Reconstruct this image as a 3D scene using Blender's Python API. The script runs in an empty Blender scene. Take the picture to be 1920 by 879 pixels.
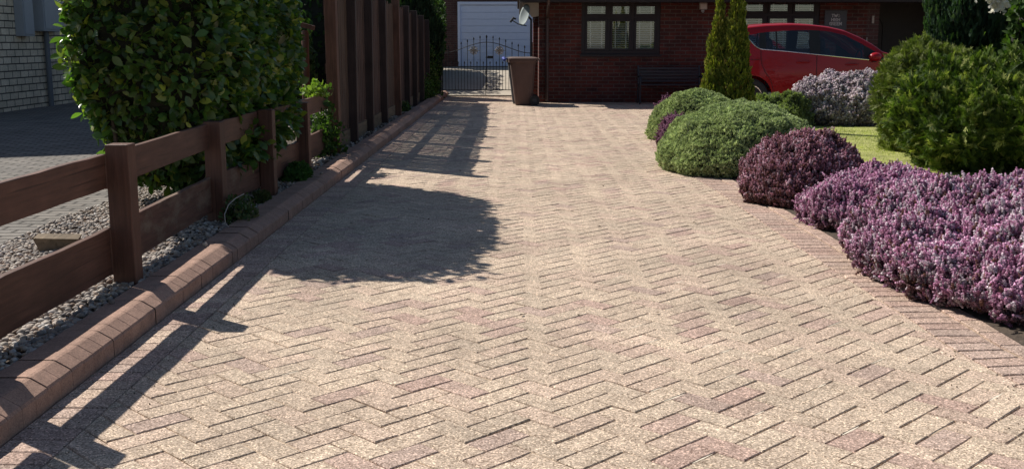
import bpy, bmesh, math, random
import numpy as np
from mathutils import Vector, Matrix, noise
R = math.radians
random.seed(7); rng = np.random.default_rng(7)
S = bpy.context.scene
COL = S.collection

# ------------------------------------------------------------------ camera
cam_d = bpy.data.cameras.new('camera'); cam = bpy.data.objects.new('camera', cam_d); COL.objects.link(cam)
cam_d.sensor_width = 36; cam_d.lens = 37.5; cam_d.clip_end = 2000; cam_d.clip_start = .05
cam.location = (0, 0, 1.24); cam.rotation_euler = (R(90 - 10.2456), 0, R(.282))
S.camera = cam
# ------------------------------------------------------------------ sky, sun, exposure
SUN_AZ, SUN_EL = R(308), R(43.5)
W = bpy.data.worlds.new('World'); S.world = W; W.use_nodes = True
nt = W.node_tree; bg = nt.nodes['Background']; sk = nt.nodes.new('ShaderNodeTexSky')
sk.sky_type = 'NISHITA'; sk.sun_disc = False; sk.sun_elevation = SUN_EL; sk.sun_rotation = SUN_AZ
sk.air_density = 1.0; sk.dust_density = .6; sk.ozone_density = 1.0
nt.links.new(sk.outputs[0], bg.inputs[0]); bg.inputs[1].default_value = .058
sd = bpy.data.lights.new('sun', 'SUN'); sd.energy = 4.6; sd.angle = R(.5); sd.color = (1, .945, .86)
so = bpy.data.objects.new('sun', sd); COL.objects.link(so)
sdir = Vector((math.sin(SUN_AZ) * math.cos(SUN_EL), math.cos(SUN_AZ) * math.cos(SUN_EL), math.sin(SUN_EL)))
so.rotation_euler = (-sdir).to_track_quat('-Z', 'Y').to_euler(); so.location = sdir * 30
S.view_settings.view_transform = 'Standard'; S.view_settings.look = 'None'
S.view_settings.exposure = 0.45; S.view_settings.gamma = 1

# ------------------------------------------------------------------ materials
def lin(c):
    return tuple(x for x in c[:3]) + (1,)
def nmat(name):
    m = bpy.data.materials.new(name); m.use_nodes = True
    n = m.node_tree.nodes; l = m.node_tree.links
    return m, n, l, n['Principled BSDF']
def coords(n, l, scale=(1, 1, 1)):
    tc = n.new('ShaderNodeTexCoord'); mp = n.new('ShaderNodeMapping'); mp.inputs['Scale'].default_value = scale
    g = n.new('ShaderNodeNewGeometry'); l.new(g.outputs['Position'], mp.inputs['Vector'])
    return mp.outputs[0]
def noise_n(n, l, vec, scale, detail=4, rough=.55):
    t = n.new('ShaderNodeTexNoise'); t.inputs['Scale'].default_value = scale; t.inputs['Detail'].default_value = detail
    t.inputs['Roughness'].default_value = rough; l.new(vec, t.inputs['Vector']); return t.outputs['Fac']
def ramp(n, l, fac, stops):
    r = n.new('ShaderNodeValToRGB'); l.new(fac, r.inputs[0]); e = r.color_ramp.elements
    while len(e) < len(stops): e.new(.5)
    for i, (p, c) in enumerate(stops): e[i].position = p; e[i].color = lin(c if hasattr(c, '__len__') else (c, c, c))
    return r.outputs[0]
def mixc(n, l, a, b, fac, mode='MIX'):
    m = n.new('ShaderNodeMix'); m.data_type = 'RGBA'; m.blend_type = mode
    for sck, v in ((m.inputs[0], fac), (m.inputs[6], a), (m.inputs[7], b)):
        if hasattr(v, 'is_linked') or hasattr(v, 'links'): l.new(v, sck)
        else: sck.default_value = lin(v) if hasattr(v, '__len__') else v
    return m.outputs[2]
def bump(n, l, h, dist, b, strength=1.0, prev=None):
    bp = n.new('ShaderNodeBump'); bp.inputs['Distance'].default_value = dist; bp.inputs['Strength'].default_value = strength
    l.new(h, bp.inputs['Height'])
    if prev is not None: l.new(prev, bp.inputs['Normal'])
    if b is not None: l.new(bp.outputs[0], b.inputs['Normal'])
    return bp.outputs[0]
def plain(name, c, rough=.6, metal=0, var=.25, vs=8, bumpd=0, bs=60, stretch=(1, 1, 1), spec=.5):
    m, n, l, b = nmat(name); v = coords(n, l, stretch)
    f = noise_n(n, l, v, vs, 5)
    c = np.array(c[:3])
    col = ramp(n, l, f, [(.3, tuple(c * (1 - var))), (.7, tuple(np.minimum(c * (1 + var), 1)))])
    l.new(col, b.inputs['Base Color']); b.inputs['Roughness'].default_value = rough; b.inputs['Metallic'].default_value = metal
    b.inputs['Specular IOR Level'].default_value = spec
    if bumpd: bump(n, l, noise_n(n, l, v, bs, 4), bumpd, b)
    return m
def leafmat(name, rough=.45, trans=.3, spec=.4, vs=3, tcol=(1.0, 1.25, .35)):
    m, n, l, b = nmat(name); a = n.new('ShaderNodeAttribute'); a.attribute_name = 'Col'
    v = coords(n, l); f = noise_n(n, l, v, vs, 3)
    k = ramp(n, l, f, [(.3, .75), (.7, 1.2)])
    c = mixc(n, l, a.outputs['Color'], k, 1.0, 'MULTIPLY'); l.new(c, b.inputs['Base Color'])
    b.inputs['Roughness'].default_value = rough; b.inputs['Specular IOR Level'].default_value = spec
    if trans:
        t = n.new('ShaderNodeBsdfTranslucent'); l.new(mixc(n, l, c, tcol, 1.0, 'MULTIPLY'), t.inputs[0])
        mx = n.new('ShaderNodeMixShader'); mx.inputs[0].default_value = trans
        l.new(b.outputs[0], mx.inputs[1]); l.new(t.outputs[0], mx.inputs[2]); l.new(mx.outputs[0], n['Material Output'].inputs[0])
    return m
def pavemat(name, speck=1.0, sp_scale=210, dark=(.40, .35, .30), light=(1.95, 1.9, 1.8), wet=True, big=.18):
    m, n, l, b = nmat(name); a = n.new('ShaderNodeAttribute'); a.attribute_name = 'Col'; v = coords(n, l)
    vo = n.new('ShaderNodeTexVoronoi'); vo.inputs['Scale'].default_value = sp_scale; l.new(v, vo.inputs['Vector'])
    sp_ = n.new('ShaderNodeSeparateColor'); l.new(vo.outputs['Color'], sp_.inputs[0]); f = sp_.outputs[0]
    k = ramp(n, l, f, [(.0, dark), (.22, (.72, .69, .66)), (.5, (1.0, .98, .97)), (.8, (1.12, 1.10, 1.08)), (.97, light)])
    c = mixc(n, l, a.outputs['Color'], k, speck, 'MULTIPLY')
    f2 = noise_n(n, l, v, 1.3, 5, .6); k2 = ramp(n, l, f2, [(.3, 1 - big), (.7, 1 + big)])
    c = mixc(n, l, c, k2, 1.0, 'MULTIPLY')
    f3 = noise_n(n, l, v, 14, 4, .6); k3 = ramp(n, l, f3, [(.35, .88), (.65, 1.1)]); c = mixc(n, l, c, k3, 1.0, 'MULTIPLY')
    l.new(c, b.inputs['Base Color']); b.inputs['Roughness'].default_value = .85; b.inputs['Specular IOR Level'].default_value = .25
    bump(n, l, f, .0012, b)
    return m
def brickmat(name, c1, c2, cm, bw, rh, ms, bd=.004, rough=.85, spread=.5, flat=False):
    m, n, l, b = nmat(name)
    g = n.new('ShaderNodeNewGeometry'); sp = n.new('ShaderNodeSeparateXYZ'); l.new(g.outputs['Position'], sp.inputs[0])
    cb = n.new('ShaderNodeCombineXYZ')
    if flat: l.new(sp.outputs[0], cb.inputs[0]); l.new(sp.outputs[1], cb.inputs[1])
    else:
        ad = n.new('ShaderNodeMath'); ad.operation = 'ADD'; l.new(sp.outputs[0], ad.inputs[0]); l.new(sp.outputs[1], ad.inputs[1])
        l.new(ad.outputs[0], cb.inputs[0]); l.new(sp.outputs[2], cb.inputs[1])
    t = n.new('ShaderNodeTexBrick'); l.new(cb.outputs[0], t.inputs['Vector'])
    t.inputs['Color1'].default_value = lin(c1); t.inputs['Color2'].default_value = lin(c2); t.inputs['Mortar'].default_value = lin(cm)
    t.inputs['Scale'].default_value = 1; t.inputs['Mortar Size'].default_value = ms; t.inputs['Mortar Smooth'].default_value = .15
    t.inputs['Brick Width'].default_value = bw; t.inputs['Row Height'].default_value = rh; t.inputs['Bias'].default_value = -.1
    v = g.outputs['Position']
    f = noise_n(n, l, v, 2.2, 6, .65); k = ramp(n, l, f, [(.3, 1 - spread), (.7, 1 + spread * .6)])
    f2 = noise_n(n, l, v, 45, 4, .6); k2 = ramp(n, l, f2, [(.3, .8), (.7, 1.15)])
    c = mixc(n, l, mixc(n, l, t.outputs[0], k, 1.0, 'MULTIPLY'), k2, 1.0, 'MULTIPLY')
    l.new(c, b.inputs['Base Color']); b.inputs['Roughness'].default_value = rough; b.inputs['Specular IOR Level'].default_value = .2
    inv = n.new('ShaderNodeMath'); inv.operation = 'SUBTRACT'; inv.inputs[0].default_value = 1; l.new(t.outputs['Fac'], inv.inputs[1])
    p = bump(n, l, inv.outputs[0], bd, None); bump(n, l, f2, bd * .5, b, 1, p)
    return m
def woodmat(name, c, var=.35, axis=2, rough=.7, wear=None):
    m, n, l, b = nmat(name)
    st = [14, 14, 14]; st[axis] = 1.1
    v = coords(n, l, tuple(st)); f = noise_n(n, l, v, 3, 6, .6)
    c = np.array(c); col = ramp(n, l, f, [(.3, tuple(c * (1 - var))), (.55, tuple(c)), (.75, tuple(c * (1 + var)))])
    v2 = coords(n, l); f2 = noise_n(n, l, v2, 2.5, 5, .6); k = ramp(n, l, f2, [(.35, .72), (.7, 1.15)])
    col = mixc(n, l, col, k, 1.0, 'MULTIPLY')
    f4 = noise_n(n, l, coords(n, l, tuple(x * (2.2 if i != axis else .5) for i, x in enumerate(st))), 2.1, 2, .5)
    col = mixc(n, l, col, tuple(c * .35), ramp(n, l, f4, [(.64, 0), (.70, .85)]))
    kn = n.new('ShaderNodeTexVoronoi'); kn.inputs['Scale'].default_value = 3.1; kn.inputs['Randomness'].default_value = 1; l.new(coords(n, l, tuple(.55 if i == axis else 1.3 for i in range(3))), kn.inputs['Vector'])
    col = mixc(n, l, col, tuple(c * .45), ramp(n, l, kn.outputs['Distance'], [(.03, .9), (.075, 0)]))
    if wear:
        f3 = noise_n(n, l, coords(n, l, (3, 1.2, 3)), 2.3, 6, .7); w = ramp(n, l, f3, [(.5, 0), (.66, .8)])
        col = mixc(n, l, col, wear, w)
    l.new(col, b.inputs['Base Color']); b.inputs['Roughness'].default_value = rough; b.inputs['Specular IOR Level'].default_value = .3
    bump(n, l, f, .003, b)
    return m
def glassmat(name, tint=(.5, .55, .6), refl=.12):
    m, n, l, b = nmat(name); n.remove(b)
    t = n.new('ShaderNodeBsdfTransparent'); t.inputs[0].default_value = lin(tint)
    gl = n.new('ShaderNodeBsdfGlossy'); gl.inputs['Roughness'].default_value = .02; gl.inputs[0].default_value = (1, 1, 1, 1)
    fr = n.new('ShaderNodeFresnel'); fr.inputs[0].default_value = 1.5
    ad = n.new('ShaderNodeMath'); ad.operation = 'ADD'; ad.inputs[1].default_value = refl; l.new(fr.outputs[0], ad.inputs[0])
    mx = n.new('ShaderNodeMixShader'); l.new(ad.outputs[0], mx.inputs[0]); l.new(t.outputs[0], mx.inputs[1]); l.new(gl.outputs[0], mx.inputs[2])
    l.new(mx.outputs[0], n['Material Output'].inputs[0]); return m

M = {}
M['pave'] = pavemat('buff_paving')
M['kerbm'] = pavemat('kerb_concrete', speck=.5, dark=(.5, .5, .5), light=(1.4, 1.35, 1.3), big=.1)
M['sand'] = plain('jointing_sand', (.40, .30, .21), .95, var=.35, vs=30)
M['mortar'] = plain('pale_joint_mortar', (.72, .63, .50), .95, var=.2, vs=60)
M['soil'] = plain('bare_soil', (.07, .05, .035), .95, var=.4, vs=20, bumpd=.01)
M['ground'] = plain('rough_ground', (.11, .10, .06), .95, var=.4, vs=1.5)
M['pebble'] = leafmat('pebble_stone', .75, 0, .3)
M['lawn'] = plain('lawn_turf', (.33, .34, .10), .9, var=.35, vs=5, bumpd=.01)
M['nblock'] = brickmat('grey_block_paving', (.185, .17, .155), (.24, .215, .19), (.05, .045, .04), .22, .11, .011, .008, spread=.3, flat=True)
M['concrete'] = plain('pale_concrete', (.40, .35, .28), .9, var=.12, vs=3, bumpd=.003)
M['brick'] = brickmat('red_brick', (.135, .038, .030), (.066, .028, .027), (.125, .095, .085), .225, .075, .009, spread=.45)
M['dbrick'] = brickmat('dark_brick', (.12, .06, .055), (.085, .045, .042), (.13, .10, .09), .225, .075, .009, spread=.35)
M['stone'] = brickmat('buff_stone_block', (.84, .71, .53), (.66, .56, .42), (.09, .08, .07), .30, .122, .010, .014, spread=.25)
M['wood'] = woodmat('stained_timber', (.132, .062, .043), .3, 2, .55)
M['wooddk'] = woodmat('dark_stained_timber', (.045, .028, .026), .3, 2, .6)
M['rail'] = woodmat('stained_timber_rail', (.132, .062, .043), .32, 1, .55)
M['railw'] = woodmat('weathered_timber_rail', (.14, .07, .05), .32, 1, .65, (.21, .16, .115))
M['slat'] = woodmat('brown_slats', (.10, .058, .046), .35, 2, .75)
M['slat2'] = woodmat('greyed_slats', (.11, .068, .048), .35, 2, .8)
M['gboard'] = woodmat('pale_gravel_board', (.20, .15, .10), .3, 1, .85)
M['frame'] = plain('dark_brown_frame', (.013, .010, .014), .6, var=.1)
M['fascia'] = plain('dark_fascia', (.018, .014, .016), .7, var=.1)
M['soffit'] = plain('soffit_board', (.40, .37, .33), .7, var=.1)
M['white'] = plain('white_panel', (.70, .78, .98), .5, var=.03)
M['blind'] = plain('white_blind', (.80, .81, .82), .6, var=.03)
M['dark'] = plain('dark_interior', (.02, .02, .022), .9, var=.1)
M['tiles'] = plain('roof_tiles', (.09, .06, .05), .85, var=.3, vs=20)
M['glass'] = glassmat('window_glass', (.80, .84, .86), .07)
M['cglass'] = glassmat('tinted_car_glass', (.58, .66, .72), .02)
M['iron'] = plain('black_iron', (.018, .02, .024), .45, .3, var=.1)
M['castw'] = plain('cast_rosette', (.34, .32, .27), .6, var=.2, vs=60)
M['bin'] = plain('brown_bin_plastic', (.105, .062, .050), .8, var=.12, vs=6)
M['bingrey'] = plain('grey_bin_plastic', (.05, .05, .055), .85, var=.1)
M['rubber'] = plain('black_rubber', (.014, .014, .015), .7, var=.1)
M['blue'] = plain('blue_cloth', (.02, .05, .30), .7)
M['greyp'] = plain('grey_plastic', (.33, .35, .38), .5, var=.05)
M['pvc'] = plain('brown_downpipe', (.075, .045, .038), .45, var=.08)
M['gpipe'] = plain('grey_pipe', (.15, .16, .18), .5, var=.08)
M['dish'] = plain('dish_grey', (.25, .29, .29), .8, 0, var=.05)
M['slate'] = plain('slate_plate', (.055, .058, .075), .5, var=.15)
M['letter'] = plain('pale_lettering', (.65, .65, .66), .5, var=.03)
M['porch'] = plain('dark_porch_timber', (.020, .013, .012), .6, var=.2)
M['doorw'] = woodmat('dark_oak_door', (.055, .038, .036), .3, 2, .55)
M['bark'] = plain('bark', (.07, .05, .035), .9, var=.4, vs=30, bumpd=.01)
M['bench'] = plain('dark_painted_bench', (.022, .03, .042), .5, var=.15)
M['leafg'] = leafmat('glossy_leaf', .32, .42, .6)
M['leafm'] = leafmat('matt_leaf', .65, .35, .25)
M['mound'] = leafmat('mound_leaf', .75, .30, .2, tcol=(1, 1.08, .7))
M['con'] = leafmat('conifer_leaf', .7, .28, .2)
M['hea'] = leafmat('heather_flower', .8, .25, .15, tcol=(1, .85, .95))
M['core'] = plain('dark_core', (.018, .018, .010), .95, var=.4, vs=20)  # for the inner mass added to stop light passing through plants
M['petal'] = leafmat('white_petal', .7, .35, .2, tcol=(1, 1, .95))
def paint():
    m, n, l, b = nmat('red_car_paint'); b.inputs['Base Color'].default_value = (.36, .005, .009, 1)
    b.inputs['Roughness'].default_value = .32; b.inputs['Coat Weight'].default_value = .45; b.inputs['Coat Roughness'].default_value = .03; b.inputs['Specular IOR Level'].default_value = .2
    v = coords(n, l); f = noise_n(n, l, v, 1.2, 4); l.new(ramp(n, l, f, [(.3, (.29, .003, .006)), (.7, (.35, .005, .008))]), b.inputs['Base Color']); return m
M['paint'] = paint()
M['chrome'] = plain('bright_trim', (.75, .75, .77), .18, 1, var=.02)
M['seat'] = plain('car_seat_cloth', (.045, .05, .06), .9, var=.1)
M['lampw'] = plain('lamp_lens', (.7, .7, .68), .2, var=.03)
M['redlens'] = plain('red_lens', (.35, .01, .01), .15, var=.03)

# ------------------------------------------------------------------ mesh helpers
def tag(o, label=None, cat=None, group=None, kind=None):
    if label: o['label'] = label
    if cat: o['category'] = cat
    if group: o['group'] = group
    if kind: o['kind'] = kind
    return o
def thing(name, label, cat, loc=(0, 0, 0), rz=0, group=None):
    o = bpy.data.objects.new(name, None); COL.objects.link(o); o.location = loc; o.rotation_euler = (0, 0, rz)
    o.empty_display_size = .1
    return tag(o, label, cat, group)
class MB:
    def __init__(s): s.v = []; s.f = []; s.c = []; s.n = 0
    def raw(s, v, f, c=None):
        v = np.asarray(v, float); f = np.asarray(f, int)
        s.v.append(v); s.f.append(f + s.n)
        if c is None: c = (1, 1, 1)
        c = np.asarray(c, float)
        if c.ndim == 1: c = np.tile(c, (len(v), 1))
        s.c.append(c); s.n += len(v); return s
    def box(s, c, d, rot=None, col=None, taper=1.0):
        x, y, z = np.array(d) / 2
        v = np.array([[-x, -y, -z], [x, -y, -z], [x, y, -z], [-x, y, -z], [-x * taper, -y * taper, z], [x * taper, -y * taper, z], [x * taper, y * taper, z], [-x * taper, y * taper, z]])
        if rot is not None: v = v @ np.array(rot.to_matrix() if hasattr(rot, 'to_matrix') else rot).T
        return s.raw(v + np.array(c), [[0, 3, 2, 1], [4, 5, 6, 7], [0, 1, 5, 4], [1, 2, 6, 5], [2, 3, 7, 6], [3, 0, 4, 7]], col)
    def b2(s, a, b, col=None):
        a = np.array(a, float); b = np.array(b, float); return s.box((a + b) / 2, b - a, None, col)
    def tube(s, pts, rad, n=8, col=None, cap=True):
        pts = [Vector(p) for p in pts]
        if not hasattr(rad, '__len__'): rad = [rad] * len(pts)
        V = []; up = None
        for i, p in enumerate(pts):
            t = (pts[min(i + 1, len(pts) - 1)] - pts[max(i - 1, 0)]).normalized()
            if up is None: up = t.orthogonal().normalized()
            a = (up - t * up.dot(t)).normalized(); up = a; b = t.cross(a)
            for k in range(n):
                w = 2 * math.pi * k / n; V.append(p + (a * math.cos(w) + b * math.sin(w)) * rad[i])
        F = [[i * n + k, i * n + (k + 1) % n, (i + 1) * n + (k + 1) % n, (i + 1) * n + k] for i in range(len(pts) - 1) for k in range(n)]
        s.raw([tuple(v) for v in V], F, col)
        if cap:
            m = n // 2 * 2
            for base in (0, (len(pts) - 1) * n):
                ce = np.mean([tuple(v) for v in V[base:base + n]], axis=0)
                vv = [tuple(V[base + k]) for k in range(n)] + [tuple(ce)]
                s.raw(vv, [[k, (k + 1) % n, n, n] for k in range(n)], col)
        return s
    def prism(s, pts, axis, a, b, col=None):
        # outline pts (u,w) in the plane normal to axis, extruded a..b ; fan caps (convex outlines)
        n = len(pts); V = []
        for h in (a, b):
            for (u, w) in pts:
                V.append({0: (h, u, w), 1: (u, h, w), 2: (u, w, h)}[axis])
        ce = np.mean(pts, axis=0)
        for h in (a, b): V.append({0: (h, ce[0], ce[1]), 1: (ce[0], h, ce[1]), 2: (ce[0], ce[1], h)}[axis])
        F = [[k, (k + 1) % n, n + (k + 1) % n, n + k] for k in range(n)]
        F += [[k, (k + 1) % n, 2 * n, 2 * n] for k in range(n)] + [[n + k, n + (k + 1) % n, 2 * n + 1, 2 * n + 1] for k in range(n)]
        return s.raw(V, F, col)
    def build(s, name, mat, parent=None, smooth=False, bevel=0, loc=None):
        v = np.concatenate(s.v); c = np.concatenate(s.c)
        me = bpy.data.meshes.new(name)
        polys = []
        for f in s.f:
            if f.shape[1] == 4:
                deg = f[:, 2] == f[:, 3]
                polys.append((f[~deg], 4)); polys.append((f[deg][:, :3], 3))
            else: polys.append((f, f.shape[1]))
        li = np.concatenate([p.ravel() for p, k in polys if len(p)]); lens = np.concatenate([np.full(len(p), k) for p, k in polys if len(p)])
        st = np.concatenate([[0], np.cumsum(lens)[:-1]])
        me.vertices.add(len(v)); me.vertices.foreach_set('co', v.astype(np.float32).ravel())
        me.loops.add(len(li)); me.loops.foreach_set('vertex_index', li.astype(np.int32))
        me.polygons.add(len(lens)); me.polygons.foreach_set('loop_start', st.astype(np.int32)); me.polygons.foreach_set('loop_total', lens.astype(np.int32))
        me.polygons.foreach_set('use_smooth', np.full(len(lens), bool(smooth)))
        me.update(calc_edges=True); me.validate()
        at = me.color_attributes.new('Col', 'FLOAT_COLOR', 'POINT')
        at.data.foreach_set('color', np.hstack([c, np.ones((len(c), 1))]).astype(np.float32).ravel())
        me.materials.append(M[mat] if isinstance(mat, str) else mat)
        o = bpy.data.objects.new(name, me); COL.objects.link(o)
        if parent is not None: o.parent = parent
        if loc is not None: o.location = loc
        if bevel:
            w = o.modifiers.new('bevel', 'BEVEL'); w.width = bevel; w.segments = 2; w.limit_method = 'ANGLE'
        return o
def struct(o): o['kind'] = 'structure'; return o
def copy_tree(o, parent=None):
    c = o.copy(); COL.objects.link(c)
    if parent is not None: c.parent = parent
    for ch in list(o.children): copy_tree(ch, c)
    return c
def frames(d, up_jit=1.0):
    """orthonormal frames (N,3,3) whose columns are x,y,z with y = d, random roll"""
    N = len(d); d = d / np.linalg.norm(d, axis=1, keepdims=True)
    r = rng.normal(size=(N, 3)); x = np.cross(d, r); x /= np.linalg.norm(x, axis=1, keepdims=True); z = np.cross(x, d)
    return np.stack([x, d, z], axis=2)
def frames_n(d, nrm):
    """y along d, z as close as possible to nrm"""
    d = d / np.linalg.norm(d, axis=1, keepdims=True); x = np.cross(d, nrm); x /= np.linalg.norm(x, axis=1, keepdims=True) + 1e-9
    z = np.cross(x, d); return np.stack([x, d, z], axis=2)
def scatter(mb, tv, tf, pos, fr, sc, col, tcol=None):
    N = len(pos); k = len(tv); sc = np.asarray(sc)
    if sc.ndim == 1: sc = sc[:, None, None] * np.ones((1, 1, 3))
    else: sc = sc[:, None, :]
    v = np.einsum('nij,nkj->nki', fr, tv[None] * sc) + pos[:, None, :]
    f = (tf[None] + (np.arange(N) * k)[:, None, None]).reshape(-1, tf.shape[1])
    c = np.repeat(col[:, None, :], k, 1)
    if tcol is not None: c = c * tcol[None]
    mb.raw(v.reshape(-1, 3), f, c.reshape(-1, 3))
def fnoise(p, sc, seed=0.):
    return np.array([noise.noise(Vector((a[0] * sc + seed, a[1] * sc + seed * .7, a[2] * sc - seed))) for a in p])

# leaf templates (y = length axis, z = normal)
def t_leaf(fold=.25, curl=.15):
    ts = [0, .22, .5, .78, 1]; ws = [.05, .40, .60, .46, .0]
    v = []
    for t, w in zip(ts, ws):
        z = -curl * t * t
        v += [(-w * .5, t, z + fold * w * .5), (0, t, z), (w * .5, t, z + fold * w * .5)]
    f = []
    for i in range(4):
        a = i * 3; f += [[a, a + 1, a + 4, a + 3], [a + 1, a + 2, a + 5, a + 4]]
    return np.array(v), np.array(f)
def t_needle(n=8, spread=.75, w=.20, seed=1):
    r = np.random.default_rng(seed); v = []; f = []
    for i in range(n):
        a = i * 2.4; b = .15 + .85 * r.random(); base = np.array([0, .45 * r.random(), 0])
        d = np.array([math.cos(a) * spread * b, 1 - .3 * b, math.sin(a) * spread * b]); d /= np.linalg.norm(d)
        L = .55 + .3 * r.random(); s = np.cross(d, r.normal(size=3)); s /= np.linalg.norm(s); k = len(v)
        v += [base, base + d * L * .5 - s * w * .5, base + d * L, base + d * L * .5 + s * w * .5]; f.append([k, k + 1, k + 2, k + 3])
    return np.array(v), np.array(f)
def t_spike(rings=4, per=4, rad=.36, seed=2):
    """heather spike: florets round a stem"""
    r = np.random.default_rng(seed); v = []; f = []; c = []
    for i in range(rings):
        y = .25 + .7 * i / (rings - 1); rr = rad * (1.15 - .6 * i / (rings - 1))
        for j in range(per):
            a = j * 2 * math.pi / per + i * .8; o = np.array([math.cos(a), -.25, math.sin(a)]); t = np.array([-math.sin(a), 0, math.cos(a)])
            ce = np.array([0, y, 0]) + o * rr * .45; u = np.array([0, 1, 0]); k = len(v); q = rad * .62
            v += [ce - t * q, ce + o * rr * .7 + u * (.25 * r.random() - .12), ce + t * q + u * .06, ce + u * (.13 + .1 * r.random())]; f.append([k, k + 1, k + 2, k + 3])
            b = (.45 + .85 * r.random() ** 1.5) * (.5 + .7 * y); c += [[b * .7] * 3, [b * 1.2] * 3, [b * .7] * 3, [b * 1.25] * 3]  # dark bases and bright tips paint in shaded gaps and sunlit highlights
    k = len(v); v += [[-.02, 0, 0], [.02, 0, 0], [.02, .9, 0], [-.02, .9, 0]]; f.append([k, k + 1, k + 2, k + 3]); c += [[.4, .45, .2]] * 4
    return np.array(v), np.array(f), np.array(c)
def t_frond(n=7, w=.05, droop=.25, seed=3, fan=.42):
    """flat feathery conifer spray"""
    r = np.random.default_rng(seed); v = []; f = []
    def blade(p, d, L, ww):
        s = np.cross(d, [0, 0, 1.]); s /= np.linalg.norm(s) + 1e-9; k = len(v)
        v.extend([p - s * ww * .3, p + s * ww * .3, p + d * L * .6 + s * ww * .5, p + d * L, p + d * L * .6 - s * ww * .5]); f.append([k, k + 1, k + 2, k + 3]); f.append([k, k + 3, k + 4, k + 4])
    for i in range(n):
        t = i / n; p = np.array([0, t * .85, -droop * t * t])
        blade(p, np.array([0, 1, -droop * 2 * t]) / math.hypot(1, droop * 2 * t), .3, w)
        for sg in (-1, 1):
            L = (.42 * (1 - t * .6)) * (.8 + .4 * r.random()); d = np.array([sg * fan * 1.6, 1, r.normal() * .25 - droop * t]); d /= np.linalg.norm(d)
            blade(p, d, L, w)
    return np.array(v), np.array(f)
T_LEAF = t_leaf(); T_NEED = t_needle(); T_SPK = t_spike(); T_FR = t_frond(); T_FR2 = t_frond(5, .12, .05, 5, .25)

def revo(N, h, prof, ax, ay, centre, p=2., amp=.05, freq=3., seed=0., shrink=1.0, zpow=1.0, t=None, th=None):
    """points and normals on a lumpy solid of revolution; prof(t) -> relative radius, height t*h"""
    if t is None:
        tt = np.linspace(0, 1, 400); r = np.array([prof(x) for x in tt])
        dr = np.gradient(r * ax, tt * h + 1e-9); wgt = (r * 1.0 + .02) * np.sqrt(1 + dr * dr); cdf = np.cumsum(wgt); cdf /= cdf[-1]
        t = np.interp(rng.random(N), cdf, tt)
        q = np.linspace(0, 2 * math.pi, 1441); qc, qs = np.cos(q), np.sin(q)
        qx = ax * np.sign(qc) * np.abs(qc) ** (2 / p); qy = ay * np.sign(qs) * np.abs(qs) ** (2 / p)
        al = np.concatenate([[0], np.cumsum(np.hypot(np.diff(qx), np.diff(qy)))]); th = np.interp(rng.random(N) * al[-1], al, q)
    r = np.array([prof(x) for x in t]); e = 1e-3
    dr = (np.array([prof(min(x + e, 1)) for x in t]) - np.array([prof(max(x - e, 0)) for x in t])) / (2 * e)
    c, s = np.cos(th), np.sin(th)
    cx = np.sign(c) * np.abs(c) ** (2 / p); sy = np.sign(s) * np.abs(s) ** (2 / p)
    P = np.stack([ax * r * cx, ay * r * sy, t * h], 1)
    nx = np.sign(c) * np.abs(c) ** (2 - 2 / p) / ax; ny = np.sign(s) * np.abs(s) ** (2 - 2 / p) / ay
    Nn = np.stack([nx, ny, -np.clip(dr, -60, 60) / h * .9], 1); Nn /= np.linalg.norm(Nn, axis=1, keepdims=True) + 1e-9
    d = fnoise(P, freq, seed) * amp + fnoise(P, freq * 2.7, seed + 5) * amp * .55 + fnoise(P, freq * 6.5, seed + 9) * amp * .4
    P = P * np.array([shrink, shrink, 1 - (1 - shrink) * .7]) + Nn * (d * shrink)[:, None]
    return P + np.array(centre), Nn, d
def core(parent, h, prof, ax, ay, centre, p, amp, freq, seed, shrink, mat='core', name='shade_core'):  # solid dark mass added inside the foliage to block light
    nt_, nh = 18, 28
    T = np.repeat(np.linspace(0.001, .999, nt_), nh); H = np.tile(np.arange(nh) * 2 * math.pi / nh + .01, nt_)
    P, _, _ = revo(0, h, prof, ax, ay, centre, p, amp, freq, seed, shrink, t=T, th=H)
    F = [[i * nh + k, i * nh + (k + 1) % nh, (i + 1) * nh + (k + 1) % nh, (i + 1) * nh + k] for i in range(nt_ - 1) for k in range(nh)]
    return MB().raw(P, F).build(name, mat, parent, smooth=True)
def pick(cols, w, N, jit=.12):
    cols = np.array(cols); i = rng.choice(len(cols), N, p=np.array(w) / sum(w)); c = cols[i] * (1 + rng.normal(size=(N, 1)) * jit)
    return np.clip(c, .002, 1)
DOME = lambda t: math.sqrt(max(0, 1 - t ** 2.2)) * (.90 + .10 * min(1, t * 6)) if t > 0 else .9
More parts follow.
